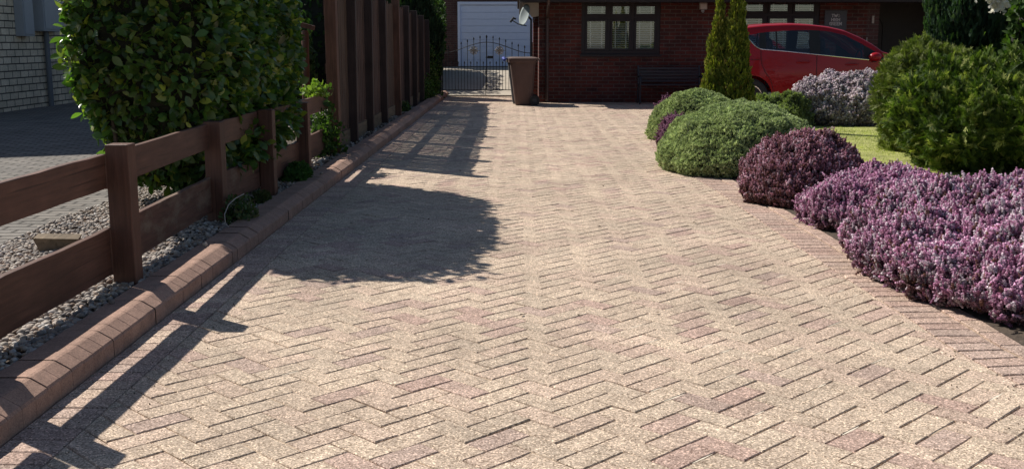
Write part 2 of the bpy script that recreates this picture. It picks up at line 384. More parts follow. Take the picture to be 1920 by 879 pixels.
def shrub(name, label, cat, base, h, ax, ay, N, tmpl, mat, cols, wts, size, prof=DOME, p=2., amp=.06, freq=3., seed=0., up=.5, group=None,
          shrink=.9, layers=(1.0,), partname='foliage', outj=.35, flatten=False, colfn=None, stray=0, lowcol=None):
    t = thing(name, label, cat, base, 0, group); mb = MB()
    for L in layers:
        n = int(N / len(layers)); P, Nn, d = revo(n, h, prof, ax, ay, (0, 0, 0), p, amp, freq, seed, L)
        D = Nn * (1 - up) + np.array([0, 0, up]) + rng.normal(size=(n, 3)) * outj
        fr = frames_n(D, Nn + rng.normal(size=(n, 3)) * .4) if flatten else frames(D)
        sz = size * (.7 + .6 * rng.random(n)); c = pick(cols, wts, n)
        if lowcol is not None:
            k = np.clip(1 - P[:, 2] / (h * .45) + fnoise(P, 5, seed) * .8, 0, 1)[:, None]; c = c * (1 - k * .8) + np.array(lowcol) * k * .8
        if colfn is not None: c = colfn(P, c)
        P = P - D / np.linalg.norm(D, axis=1, keepdims=True) * (sz * .45)[:, None]
        scatter(mb, tmpl[0], tmpl[1], P, fr, sz, c, tmpl[2] if len(tmpl) > 2 else None)
    if stray:
        P, Nn, d = revo(stray, h, prof, ax, ay, (0, 0, 0), p, amp, freq, seed, 1.0); D = Nn * .5 + np.array([0, 0, .6]) + rng.normal(size=(stray, 3)) * .4
        sz = size * rng.uniform(1.1, 1.8, stray); scatter(mb, tmpl[0], tmpl[1], P - D * .004, frames(D), np.stack([sz * .6, sz, sz * .6], 1), pick(cols, wts, stray), tmpl[2] if len(tmpl) > 2 else None)
    mb.build(partname, mat, t, smooth=True)
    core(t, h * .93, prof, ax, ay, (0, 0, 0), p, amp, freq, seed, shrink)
    return t

def ico():
    bm = bmesh.new(); bmesh.ops.create_icosphere(bm, subdivisions=2, radius=1); v = np.array([x.co[:] for x in bm.verts]); f = np.array([[q.index for q in x.verts] for x in bm.faces]); bm.free()
    bm = bmesh.new(); bmesh.ops.create_icosphere(bm, subdivisions=1, radius=1); v2 = np.array([x.co[:] for x in bm.verts]); f2 = np.array([[q.index for q in x.verts] for x in bm.faces]); bm.free()
    return v, f, v2, f2
IV, IF, JV, JF = ico()
# ------------------------------------------------------------------ ground sheets
g = MB(); g.raw([(-400, -400, -.06), (400, -400, -.06), (400, 900, -.06), (-400, 900, -.06)], [[0, 1, 2, 3]]); struct(g.build('ground', 'ground'))
b = MB(); nx_, ny_ = 150, 360; gx = np.linspace(-1.62, 2.88, nx_); gy = np.linspace(1.5, 12.3, ny_)
b.raw([(-1.62, -6, -.006), (14, -6, -.006), (14, 24.7, -.006), (-1.62, 24.7, -.006)], [[0, 1, 2, 3]])
V = [(x, y, -.0056 + .0030 * max(-.2, noise.noise(Vector((x * 9, y * 9, 1)))) * 1.6 + .0012 * noise.noise(Vector((x * 1.3, y * 1.3, 7)))) for y in gy for x in gx]
b.raw(V, [[j * nx_ + i, j * nx_ + i + 1, (j + 1) * nx_ + i + 1, (j + 1) * nx_ + i] for j in range(ny_ - 1) for i in range(nx_ - 1)]); struct(b.build('sand_bed', 'sand'))
# garden edge line: outer side of the soldier course, as (x, y)
EDGE = [(3.6, .9), (2.75, 2.1), (2.2, 3.2), (2.01, 4.1), (1.99, 4.7), (1.96, 5.5), (1.93, 6.5), (1.91, 7.5), (1.89, 8.7), (1.85, 9.7), (1.78, 11), (1.80, 12.4), (1.95, 13.8), (2.3, 15.0), (2.95, 15.95), (4.0, 16.5), (6, 16.8), (12, 16.9)]
def spline(P, step=.02):
    P = [Vector(p) for p in P]; out = []
    for i in range(len(P) - 1):
        p0, p1, p2, p3 = P[max(i - 1, 0)], P[i], P[i + 1], P[min(i + 2, len(P) - 1)]
        n = max(2, int((p2 - p1).length / step))
        for k in range(n):
            t = k / n; out.append(.5 * ((2 * p1) + (p2 - p0) * t + (2 * p0 - 5 * p1 + 4 * p2 - p3) * t * t + (3 * p1 - p0 - 3 * p2 + p3) * t ** 3))
    out.append(P[-1]); return out
EC = spline(EDGE); ECA = np.array([(p.x, p.y) for p in EC]); ET = np.gradient(ECA, axis=0); ET /= np.linalg.norm(ET, axis=1, keepdims=True)
EN = np.stack([-ET[:, 1], ET[:, 0]], 1)            # left of travel = towards the drive
def edge_sd(x, y):
    i = np.argmin((ECA[:, 0] - x) ** 2 + (ECA[:, 1] - y) ** 2); d = np.array([x, y]) - ECA[i]
    return float(d @ EN[i]), i
def clip(poly, q, nrm):
    out = []
    for i in range(len(poly)):
        a, b_ = poly[i], poly[(i + 1) % len(poly)]; da = (a - q) @ nrm; db = (b_ - q) @ nrm
        if da >= 0: out.append(a)
        if (da >= 0) != (db >= 0): out.append(a + (b_ - a) * (da / (da - db)))
    return out
BUFF = [(.50, .40, .312), (.48, .39, .305), (.515, .415, .322), (.50, .39, .31)]
PINK = [(.445, .33, .275), (.43, .31, .26), (.455, .345, .28), (.42, .32, .27)]
def block(V, F, C, poly, z, col, ch=.0036, depth=.012, tilt=(0, 0)):
    """one paver from a convex ccw polygon with a chamfered rim"""
    poly = [p for i, p in enumerate(poly) if np.linalg.norm(p - poly[i - 1]) > 1e-4]
    n = len(poly)
    if n < 3: return
    ce = np.mean(poly, axis=0); ins = []
    for i in range(n):
        a, b_, c_ = poly[i - 1], poly[i], poly[(i + 1) % n]
        e1 = (b_ - a) / np.linalg.norm(b_ - a); e2 = (c_ - b_) / np.linalg.norm(c_ - b_)
        n1 = np.array([-e1[1], e1[0]]); n2 = np.array([-e2[1], e2[0]]); k = 1 + n1 @ n2
        ins.append(b_ + (n1 + n2) / max(k, .35) * ch)
    if len(ins) < 3 or abs(sum(ins[i - 1][0] * ins[i][1] - ins[i][0] * ins[i - 1][1] for i in range(n))) < .0008: return
    o = len(V); zt = lambda p: z + tilt[0] * (p[0] - ce[0]) + tilt[1] * (p[1] - ce[1])
    for p in ins: V.append((p[0], p[1], zt(p)))
    for p in poly: V.append((p[0], p[1], zt(p) - .0032))
    for p in poly: V.append((p[0], p[1], z - depth))
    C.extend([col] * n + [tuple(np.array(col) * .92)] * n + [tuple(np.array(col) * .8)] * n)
    F.append(list(range(o, o + n)))
    for k in range(2):
        for i in range(n): F.append([o + n * (k + 1) + i, o + n * (k + 1) + (i + 1) % n, o + n * k + (i + 1) % n, o + n * k + i])
def poly_obj(name, V, F, C, mat):
    me = bpy.data.meshes.new(name); me.from_pydata(V, [], F); me.update()
    at = me.color_attributes.new('Col', 'FLOAT_COLOR', 'POINT'); at.data.foreach_set('color', np.hstack([np.array(C), np.ones((len(C), 1))]).astype(np.float32).ravel())
    me.materials.append(M[mat]); o = bpy.data.objects.new(name, me); COL.objects.link(o); return o
# herringbone drive
U = np.array([1, 1]) / math.sqrt(2) * .1; Vv = np.array([-1, 1]) / math.sqrt(2) * .1; O = np.array([-.093, 0])
V, F, C = [], [], []; jw = .0013; SAND = []
for j in range(-36, 60):
    for i in range(-40, 420):
        for kind in (0, 1):
            # lattice (1,1) and (2,-2)
            a = i + 2 * j; b_ = i - 2 * j
            if kind == 0: r = (a, b_, a + 2, b_ + 1)
            else: r = (a, b_ + 1, a + 1, b_ + 3)
            ce = O + U * (r[0] + r[2]) / 2 + Vv * (r[1] + r[3]) / 2
            if ce[0] < -1.56 or ce[0] > 11 or ce[1] < 1.6 or ce[1] > 24.75: continue
            if ce[0] > 6.2 and ce[1] < 15: continue
            sd_, ei = (9, 0) if ce[0] < 1.2 else edge_sd(*ce)
            if sd_ < .1: continue
            m_ = jw / .1 * (1 + .9 * random.random())
            P = [O + U * x + Vv * y for x, y in ((r[0] + m_, r[1] + m_), (r[2] - m_, r[1] + m_), (r[2] - m_, r[3] - m_), (r[0] + m_, r[3] - m_))]
            if ce[0] < -1.2: P = clip(P, np.array([-1.409, 0]), np.array([1., 0]))
            if sd_ < .4 and len(P) > 2: P = clip(P, ECA[ei] + EN[ei] * .206, EN[ei])
            if len(P) < 3: continue
            pk = random.random() < .15
            col = np.array(random.choice(PINK if pk else BUFF)) * random.uniform(.95, 1.05)
            if kind == 0 and .5 < ce[0] < 1.75 and 3.0 < ce[1] < 6.0 and random.random() < .22 or random.random() < .006:
                u0 = random.uniform(0, 1.2); u1 = min(2.6, u0 + random.uniform(.5, 1.5)); A_ = O + U * (r[0] + u0) + Vv * r[1]; B_ = O + U * (r[0] + u1) + Vv * r[1]; w0 = random.uniform(.0016, .0042); w1 = random.uniform(.0008, .003); nv = Vv / .1
                if kind: A_ = O + U * r[0] + Vv * (r[1] + u0 * .8); B_ = O + U * r[0] + Vv * (r[1] + u1 * .8); nv = U / .1
                M_ = (A_ + B_) / 2; w2 = max(w0, w1) * 1.2
                SAND.append([tuple(A_ - nv * w1 * .5), tuple(M_ - nv * w2), tuple(M_ + nv * w2), tuple(A_ + nv * w1 * .5)]); SAND.append([tuple(M_ - nv * w2), tuple(B_ - nv * w0 * .4), tuple(B_ + nv * w0 * .4), tuple(M_ + nv * w2)])
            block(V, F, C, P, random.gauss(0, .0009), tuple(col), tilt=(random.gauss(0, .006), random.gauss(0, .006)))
struct(poly_obj('driveway', V, F, C, 'pave'))
mb = MB()
for q in SAND: mb.raw([(p[0], p[1], -.0002) for p in q], [[0, 1, 2, 3]])
struct(mb.build('joint_sand', 'mortar'))
mb = MB(); n = 900; xx = np.where(rng.random(n) < .6, rng.normal(1.75, .16, n), rng.normal(-1.45, .12, n)); yy = rng.uniform(3.2, 13, n)
keep = (xx > -1.6) & (xx < 1.95); xx, yy = xx[keep], yy[keep]; P = np.stack([xx, yy, np.full(len(xx), .0015)], 1)
scatter(mb, JV, JF, P, frames(rng.normal(size=(len(xx), 3))), rng.uniform(.0012, .0035, len(xx)), pick([(.10, .07, .045), (.07, .075, .035), (.30, .24, .17)], [3, 1, 2], len(xx)))
tag(mb.build('grit', 'pebble'), 'crumbs of soil and grit along both edges of the paving', 'grit', kind='stuff')
# soldier course beside the kerb
V, F, C = [], [], []
y = 1.6
while y < 24.6:
    P = [np.array(p) for p in ((-1.606, y + .002), (-1.412, y + .002), (-1.412, y + .098), (-1.606, y + .098))]
    block(V, F, C, P, random.gauss(.001, .0007), tuple(np.array(random.choice(PINK + [BUFF[3]])) * random.uniform(.9, 1.08))); y += .1
# soldier and stretcher courses round the bed
L = np.concatenate([[0], np.cumsum(np.linalg.norm(np.diff(ECA, axis=0), axis=1))])
def at_edge(s_, off):
    x_ = np.interp(s_, L, ECA[:, 0]); y_ = np.interp(s_, L, ECA[:, 1]); nx = np.interp(s_, L, EN[:, 0]); ny = np.interp(s_, L, EN[:, 1])
    return np.array([x_ + nx * off, y_ + ny * off])
s_ = 0
while s_ < L[-1] - .3:
    P = [at_edge(s_ + .004, .004), at_edge(s_ + .099, .004), at_edge(s_ + .097, .2), at_edge(s_ + .006, .2)]
    block(V, F, C, P, random.gauss(.001, .0007), tuple(np.array(random.choice(PINK)) * random.uniform(.9, 1.08))); s_ += .104
s_ = 0
while s_ < L[-1] - .3:
    P = [at_edge(s_ + .003, -.102), at_edge(s_ + .197, -.102), at_edge(s_ + .197, -.008), at_edge(s_ + .003, -.008)]
    block(V, F, C, P, .004, tuple(np.array(random.choice(PINK)) * random.uniform(.9, 1.08)), depth=.03); s_ += .2
struct(poly_obj('driveway_border', V, F, C, 'pave'))
# kerb of small bullnosed blocks
V, F, C = [], [], []
prof = [(-1.612, -.05), (-1.612, .062), (-1.618, .072), (-1.672, .104), (-1.684, .107), (-1.805, .107), (-1.805, -.05)]
y = 1.5
while y < 25.2:
    o = len(V); dz = random.gauss(0, .0012); dx = random.gauss(0, .0012); col = np.array([.375, .24, .185]) * random.uniform(.93, 1.06)
    for yy, ins in ((y + .0005, .0018), (y + .003, 0), (y + .097, 0), (y + .1 - .0005, .0018)):
        for k, (x, z) in enumerate(prof):
            V.append((x + dx - (ins if k < 5 else 0), yy, z + dz - (ins * .7 if 1 < k < 6 else 0))); C.append(tuple(col * (.93 if ins else 1)))
    n = len(prof)
    for q in range(3):
        for k in range(n - 1): F.append([o + q * n + k, o + q * n + k + 1, o + (q + 1) * n + k + 1, o + (q + 1) * n + k])
    y += .1 if abs((y * 10) % 9) > 1 else .104
struct(poly_obj('kerb', V, F, C, 'kerbm'))
# neighbour drive, gravel base, bed soil, lawn
NE = [(-2.9, 1.0), (-2.83, 3.5), (-2.80, 5.0), (-2.80, 6.4), (-2.9, 8), (-3.0, 14)]     # edge of neighbour's paving
b = MB(); b.raw([(-30, 0, .055), (-3.0, 0, .055), (-3.0, 6.8, .055), (-30, 6.8, .055), (-3.0, 6.8, .055), (-3.3, 40, .055), (-30, 40, .055)], [[0, 1, 2, 3], [3, 4, 5, 6]])
struct(b.build('neighbour_driveway', 'nblock'))
b = MB(); b.raw([(-3.005, 0, .06), (-1.80, 0, .07), (-1.80, 11.0, .07), (-3.005, 11, .06), (-1.80, 25.3, .07), (-3.3, 25.3, .05)], [[0, 1, 2, 3], [3, 2, 4, 5]]); struct(b.build('gravel_bed', 'soil'))
inner = [at_edge(x, -.10) for x in np.linspace(0, L[-1], 120)]
V = [(p[0], p[1], .004) for p in inner] + [(max(p[0] + .3, 3.4), np.clip(p[1], 3.5, 14.2), .07) for p in inner]
n = len(inner); b = MB(); b.raw(V, [[i, n + i, n + i + 1, i + 1] for i in range(n - 1)]); b.raw([(3.3, .9, .065), (14, .9, .065), (14, 16.9, .065), (3.3, 16.9, .065)], [[0, 1, 2, 3]])
struct(b.build('bed_soil', 'soil'))
b = MB(); gx = np.linspace(2.5, 9, 30); gy = np.linspace(7.2, 15.6, 34)
V = [(x, y, .085 + .012 * noise.noise(Vector((x, y, 0))) - .03 * max(0, 3.0 - x)) for y in gy for x in gx]
b.raw(V, [[j * 30 + i, j * 30 + i + 1, (j + 1) * 30 + i + 1, (j + 1) * 30 + i] for j in range(33) for i in range(29)]); struct(b.build('lawn', 'lawn', smooth=True))
# blades of grass on the lawn
N = 45000; P = np.stack([rng.uniform(2.6, 6.2, N), rng.uniform(7.6, 15.5, N), np.full(N, .075)], 1)
D = np.stack([rng.normal(size=N) * .5, rng.normal(size=N) * .5, np.ones(N)], 1)
tv = np.array([(-.09, 0, 0), (.09, 0, 0), (.05, .6, .03), (0, 1, .12)]); tf = np.array([[0, 1, 2, 3]])
mb = MB(); st_ = np.clip(.5 + fnoise(P, 1.2, 3) * .9, 0, 1)[:, None]
c = pick([(.36, .40, .10), (.31, .36, .09), (.46, .47, .16), (.50, .46, .22)], [4, 4, 2, 1], N) * (.8 + .4 * st_)
scatter(mb, tv, tf, P, frames(D), .028 * (.6 + .8 * rng.random(N)), c); tag(mb.build('grass', 'leafm'), 'short sunlit lawn grass', 'grass', kind='stuff')
# concrete beyond the gate
b = MB(); b.raw([(-1.8, 24.55, .012), (2.5, 24.55, .012), (3.5, 38, .40), (-4, 38, .40)], [[0, 1, 2, 3]]); struct(b.build('concrete_path', 'concrete'))
b = MB(); b.b2((-1.78, 24.56, -.02), (.43, 24.76, .03)); struct(b.build('threshold', 'concrete', bevel=.004))
# gravel
PEB = [(.36, .30, .25), (.25, .215, .19), (.46, .40, .34), (.17, .15, .14), (.33, .24, .18), (.50, .46, .42)]
mb = MB()
def peb(N, x0, x1, y0, y1, s0, s1, hi, zf):
    x = rng.uniform(x0, x1, N); y = rng.uniform(y0, y1, N); x = x0 + (x - x0)
    sz = rng.uniform(s0, s1, N); P = np.stack([x, y, zf(x, y) + rng.random(N) * .014], 1)
    fr = frames(rng.normal(size=(N, 3)) * .35 + np.array([0, 0, 1])); S3 = np.stack([sz * rng.uniform(.8, 1.25, N), sz * rng.uniform(.5, .8, N), sz * rng.uniform(.7, 1, N)], 1)
    tv = (IV if hi else JV) * 1.0; tv = tv * (1 + .18 * np.sin(tv[:, [1, 2, 0]] * 2.6 + 1))
    scatter(mb, tv, IF if hi else JF, P, fr, S3, pick(PEB, [4, 3, 3, 2, 2, 1.5], N, .15))
zf = lambda x, y: .082 - .018 * np.clip((-x - 2.2) / .8, 0, 1) + .008 * np.sin(x * 9 + y * 5)
edge_x = lambda y: -2.78 if y < 6.5 else -3.0
peb(9500, -3.02, -1.81, 3.0, 6.2, .008, .0165, True, zf)
peb(7500, -3.05, -1.81, 6.2, 9.5, .009, .017, False, zf)
peb(4500, -2.6, -1.81, 9.5, 19, .011, .019, False, zf)
for xx, yy in ((-3.15, 5.9), (-3.35, 4.9), (-3.5, 4.7), (-3.12, 5.2), (-1.76, 5.9), (-1.78, 4.55), (-3.0, 6.6), (-1.7, 9.2)):
    scatter(mb, IV, IF, np.array([[xx, yy, .065 if xx < -2 else .115]]), frames(rng.normal(size=(1, 3))), np.array([.014]), pick(PEB, [1] * 6, 1))
tag(mb.build('gravel', 'pebble', smooth=True), 'loose grey and cream pebbles along the timber fence', 'gravel', kind='stuff')
# pale stones at the end of the bed by the drive
mb = MB()
for k in range(9):
    scatter(mb, IV, IF, np.array([[2.2 + .1 * (k % 3) + .03 * k, 4.35 - .1 * (k // 3), .05]]), frames(rng.normal(size=(1, 3))), np.array([[.05, .03, .045]]) * rng.uniform(.7, 1.2), np.array([[.5, .47, .38]]) * rng.uniform(.6, 1.1))
tag(mb.build('bed_pebbles', 'pebble', smooth=True), 'pale cream pebbles in the bed corner by the drive', 'gravel', kind='stuff')

# ------------------------------------------------------------------ bungalow
HY = 22.2; HX = .444
hs = thing('bungalow', 'red brick bungalow with dark window frames and low eaves behind the drive', 'house', (HX, HY, 0))
def hp(mb, name, mat, parent=None, **k):
    """build a mesh given in world coordinates as a part of the bungalow"""
    p = parent or hs
    for a in mb.v: a -= np.array([HX, HY, 0]) if p is hs else 0
    return mb.build(name, mat, p, **k)
def wall_with_holes(x0, x1, z0, z1, y0, y1, holes):
    mb = MB(); xs = sorted({x0, x1, *[h[0] for h in holes], *[h[1] for h in holes]}); zs = sorted({z0, z1, *[h[2] for h in holes], *[h[3] for h in holes]})
    for i in range(len(xs) - 1):
        for j in range(len(zs) - 1):
            cx, cz = (xs[i] + xs[i + 1]) / 2, (zs[j] + zs[j + 1]) / 2
            if any(h[0] < cx < h[1] and h[2] < cz < h[3] for h in holes): continue
            mb.b2((xs[i], y0, zs[j]), (xs[i + 1], y1, zs[j + 1]))
    return mb
W1 = (1.31, 2.92, .975, 2.045); W2 = (4.50, 6.16, .975, 2.10)
EZ = 2.02
hp(wall_with_holes(HX, 7.12, -.05, 2.4, HY, HY + .25, [W1, W2]), 'wall', 'brick')
mb = MB(); mb.b2((HX, HY + .25, -.05), (HX + .25, 31.5, 2.4)); hp(mb, 'side_wall', 'brick')
mb = MB(); mb.b2((7.12, HY, -.05), (7.37, HY + 1.5, 2.4)); mb.b2((7.37, HY + 1.5, -.05), (9.4, HY + 1.7, 2.4)); mb.b2((9.4, HY, -.05), (16, HY + .25, 2.4)); hp(mb, 'porch_wall', 'dbrick')
mb = MB()   # projecting sunlit pier on the left side wall
mb.b2((HX - .10, HY + 1.2, -.05), (HX - .003, HY + 1.75, 1.62)); hp(mb, 'chimney_breast', 'brick')
mb = MB(); mb.prism([(HX - .10, 1.62), (HX - .003, 1.62), (HX - .003, 1.85)], 1, HY + 1.2, HY + 1.75); hp(mb, 'sloping_cap', 'brick')
def window(W_, name='window'):
    x0, x1, z0, z1 = W_; y = HY + .02; fw = .075; mb = MB()
    mb.b2((x0, y, z0), (x0 + fw, y + .1, z1)); mb.b2((x1 - fw, y, z0), (x1, y + .1, z1)); mb.b2((x0 + fw, y, z0), (x1 - fw, y + .1, z0 + fw)); mb.b2((x0 + fw, y, z1 - fw * .8), (x1 - fw, y + .1, z1))
    zt = z1 - .36; w3 = (x1 - x0 - 2 * fw) / 3; panes = []
    mb.b2((x0 + fw, y + .003, zt), (x1 - fw, y + .097, zt + .06))
    for i in (1, 2): mb.b2((x0 + fw + w3 * i - .03, y + .006, z0 + fw), (x0 + fw + w3 * i + .03, y + .094, zt)); mb.b2((x0 + fw + w3 * i - .03, y + .006, zt + .06), (x0 + fw + w3 * i + .03, y + .094, z1 - fw * .8))
    for i in range(3):
        a = x0 + fw + w3 * i + (.03 if i else 0); c = x0 + fw + w3 * (i + 1) - (.03 if i < 2 else 0)
        for (p, q) in ((z0 + fw, zt), (zt + .06, z1 - fw * .8)):
            s = .045   # casement sash
            mb.b2((a, y - .012, p), (a + s, y + .05, q)); mb.b2((c - s, y - .012, p), (c, y + .05, q)); mb.b2((a + s, y - .012, p), (c - s, y + .05, p + s)); mb.b2((a + s, y - .012, q - s), (c - s, y + .05, q))
            panes.append((a + s, c - s, p + s, q - s))
    o = hp(mb, name, 'frame', bevel=.004)
    mb = MB(); mb.b2((x0 - .03, HY - .05, z0 - .045), (x1 + .03, HY + .02, z0 - .002)); sl = MBp(mb, 'sill', 'frame', o)
    for (a, c, p, q) in panes:
        mb = MB(); mb.b2((a, y + .006, p), (c, y + .010, q)); MBp(mb, 'pane', 'glass', o)
    for (a, c, p, q) in panes:
        mb = MB(); z = p + .01
        while z < q - .01:
            mb.box(((a + c) / 2, y + .040, z), (c - a - .004, .036, .004), Matrix.Rotation(R(38), 3, 'X')); z += .044
        for xx in (a + (c - a) * .18, a + (c - a) * .82): mb.b2((xx - .012, y + .014, p + .002), (xx + .012, y + .018, q - .002))
        MBp(mb, 'blind', 'blind', o)
    return o
def MBp(mb, name, mat, parent, **k):
    for a in mb.v: a -= np.array([HX, HY, 0])
    return mb.build(name, mat, parent, **k)
window(W1); window(W2)
mb = MB(); mb.b2((HX + .3, HY + .9, 0), (7.1, HY + .95, 2.3)); hp(mb, 'room_wall', 'dark')
mb = MB(); mb.b2((.05, 21.40, EZ - .02), (16.2, 21.43, EZ + .16)); mb.b2((.05, 21.43, EZ - .02), (.08, 31.5, EZ + .16)); hp(mb, 'fascia', 'fascia')
mb = MB(); mb.b2((.08, 21.43, EZ - .012), (16.2, HY - .003, EZ + .02)); mb.b2((.08, HY - .003, EZ - .012), (HX - .004, 31.5, EZ + .02)); hp(mb, 'soffit', 'fascia')
mb = MB(); mb.raw([(.0, 21.3, EZ + .14), (16.3, 21.3, EZ + .14), (16.3, 26.2, 4.3), (3.5, 26.2, 4.3), (.0, 31.5, EZ + .14), (16.3, 31.5, EZ + .14)], [[0, 1, 2, 3], [0, 3, 4, 4], [3, 2, 5, 4]]); hp(mb, 'roof', 'tiles')
mb = MB(); mb.tube([(-.02 + .2, 21.36, EZ + .10), (16.2, 21.36, EZ + .10)], .05, 8); hp(mb, 'gutter', 'pvc')
mb = MB(); mb.tube([(.61, 21.37, EZ + .08), (.61, 21.42, EZ - .06), (.61, HY - .08, EZ - .30), (.61, HY - .06, EZ - .36), (.61, HY - .06, .02)], .036, 10)
for z in (.5, 1.15, 1.6): mb.b2((.555, HY - .02, z), (.665, HY - .001, z + .05))
hp(mb, 'downpipe', 'pvc')
mb = MB(); mb.prism([(.06, EZ + .03), (HX - .01, EZ + .03), (HX - .01, EZ - .27), (.30, EZ - .29)], 1, HY - .1, HY + .35); hp(mb, 'soffit_box', 'soffit')
# porch door with an arched panel
mb = MB(); mb.b2((7.40, HY + 1.40, 0), (9.38, HY + 1.497, 2.3)); dr = hp(mb, 'porch_screen', 'porch')
mb = MB(); x0 = 7.68; pts = [(x0 - .22, .35), (x0 + .22, .35), (x0 + .22, 1.50)] + [(x0 + .22 * math.cos(a), 1.50 + .26 * math.sin(a)) for a in np.linspace(.2, math.pi - .2, 9)] + [(x0 - .22, 1.50)]
mb.prism(pts, 1, HY + 1.36, HY + 1.398); MBp(mb, 'door_panel', 'doorw', dr)
mb = MB(); mb.tube([(x0 - .24, HY + 1.37, .35), (x0 - .24, HY + 1.37, 1.50)] + [(x0 - .24 * math.cos(a), HY + 1.37, 1.50 + .28 * math.sin(a)) for a in np.linspace(.2, math.pi - .2, 9)] + [(x0 + .24, HY + 1.37, 1.50), (x0 + .24, HY + 1.37, .35)], .012, 6); MBp(mb, 'door_moulding', 'porch', dr)
mb = MB(); mb.b2((7.135, HY - .012, .9), (7.15, HY - .001, 1.32)); hp(mb, 'doorpost_trim', 'soffit')
mb = MB(); mb.b2((7.22, HY - .03, 1.6), (7.26, HY - .001, 1.75)); hp(mb, 'doorbell', 'soffit')
# things on the bungalow
t = thing('house_sign', 'dark slate name plate with pale capitals on the brick wall behind the red car', 'sign', (6.48, HY - .012, 1.69))
mb = MB(); mb.b2((-.225, -.008, -.22), (.225, .008, .17)); mb.build('plate', 'slate', t, bevel=.003)
FONT = {'T': ['111', '010', '010', '010', '010'], 'W': ['10001', '10001', '10101', '10101', '01010'], 'O': ['111', '101', '101', '101', '111'], 'H': ['101', '101', '111', '101', '101'],
        'I': ['1', '1', '1', '1', '1'], 'G': ['111', '100', '101', '101', '111'], 'R': ['110', '101', '110', '101', '101'], 'E': ['111', '100', '110', '100', '111'], 'N': ['1001', '1101', '1011', '1001', '1001']}
STRK = {'T': [((0, 1), (1, 1)), ((.5, 1), (.5, 0))], 'W': [((0, 1), (.25, 0)), ((.25, 0), (.5, .8)), ((.5, .8), (.75, 0)), ((.75, 0), (1, 1))],
        'O': [((.5 + .48 * math.cos(a), .5 + .5 * math.sin(a)), (.5 + .48 * math.cos(a + .63), .5 + .5 * math.sin(a + .63))) for a in np.arange(0, 6.2, .6283)],
        'H': [((0, 0), (0, 1)), ((1, 0), (1, 1)), ((0, .5), (1, .5))], 'I': [((.5, 0), (.5, 1))],
        'G': [((.95, .85), (.5, 1)), ((.5, 1), (.05, .75)), ((.05, .75), (.05, .25)), ((.05, .25), (.5, 0)), ((.5, 0), (.95, .15)), ((.95, .15), (.95, .5)), ((.95, .5), (.55, .5))],
        'R': [((0, 0), (0, 1)), ((0, 1), (.8, .95)), ((.8, .95), (.9, .72)), ((.9, .72), (.75, .52)), ((.75, .52), (0, .5)), ((.45, .5), (1, 0))],
        'E': [((0, 0), (0, 1)), ((0, 1), (.9, 1)), ((0, .5), (.75, .5)), ((0, 0), (.9, 0))], 'N': [((0, 0), (0, 1)), ((0, 1), (1, 0)), ((1, 0), (1, 1))]}
mb = MB()
for line, z in (('TWO', .035), ('HIGH', -.045), ('GREEN', -.125)):
    w = {'W': .058, 'I': .014}; tot = sum(w.get(ch, .038) + .013 for ch in line) - .013; x = -tot / 2
    for ch in line:
        cw = w.get(ch, .038)
        for (a, c_) in STRK[ch]:
            p = Vector((x + a[0] * cw, 0, z + a[1] * .056)); q = Vector((x + c_[0] * cw, 0, z + c_[1] * .056)); mid = (p + q) / 2; d = q - p
            mb.box((mid.x, -.010, mid.z), (.0125, .004, d.length + .010), Matrix.Rotation(math.atan2(d.x, d.z), 3, 'Y'))
        x += cw + .013
mb.build('lettering', 'letter', t)
t = thing('security_light', 'small pale floodlight with sensor on the brick wall under the eaves', 'light', (3.77, HY - .005, 1.92))
mb = MB(); mb.box((0, -.07, .02), (.16, .07, .13), Matrix.Rotation(R(-15), 3, 'X')); mb.build('lamp_head', 'soffit', t, bevel=.008)
mb = MB(); mb.box((0, -.108, .01), (.13, .006, .10), Matrix.Rotation(R(-15), 3, 'X')); mb.build('lens', 'lampw', t)
mb = MB(); mb.b2((-.03, -.05, -.09), (.03, 0, -.045)); mb.tube([(0, -.05, -.11), (0, -.05, -.085)], .02, 8); mb.build('sensor', 'greyp', t)
# satellite dish
t = thing('satellite_dish', 'grey satellite dish on an arm at the corner of the bungalow eaves', 'dish', (.30, HY - .1, 1.62))
mb = MB(); rings = 6; nn = 24; V = []; ax = Vector((-.86, -.45, .25)).normalized(); a_ = ax.orthogonal().normalized(); b_ = ax.cross(a_); cc = Vector((-.12, -.2, .13))
for side in (0, .008):
    for i in range(rings + 1):
        r = .215 * i / rings
        for k in range(nn):
            w = 2 * math.pi * k / nn; z = Vector((0, 0, 1)); u = (z - ax * z.dot(ax)).normalized(); h_ = ax.cross(u)
            V.append(tuple(cc + u * (r * 1.02 * math.cos(w)) + h_ * (r * .92 * math.sin(w)) + ax * (r * r * 1.1 - side)))
n1 = (rings + 1) * nn; F = []
for sd_ in (0, 1):
    for i in range(rings):
        for k in range(nn): F.append([sd_ * n1 + i * nn + k, sd_ * n1 + i * nn + (k + 1) % nn, sd_ * n1 + (i + 1) * nn + (k + 1) % nn, sd_ * n1 + (i + 1) * nn + k])
for k in range(nn): F.append([rings * nn + k, rings * nn + (k + 1) % nn, n1 + rings * nn + (k + 1) % nn, n1 + rings * nn + k])
mb.raw(V, F).build('dish_bowl', 'dish', t, smooth=True)
mb = MB(); mb.tube([tuple(cc + Vector((0, 0, -.2))), tuple(cc + Vector((-.16, -.1, -.17))), tuple(cc + Vector((-.28, -.14, -.10)))], .010, 6); mb.build('feed_arm', 'iron', t, smooth=True)
mb = MB(); mb.tube([tuple(cc + Vector((-.32, -.15, -.13))), tuple(cc + Vector((-.25, -.12, -.04)))], .024, 8); mb.tube([tuple(cc + Vector((-.25, -.12, -.06))), tuple(cc + Vector((-.21, -.11, -.07)))], .018, 8); mb.build('receiver', 'iron', t)
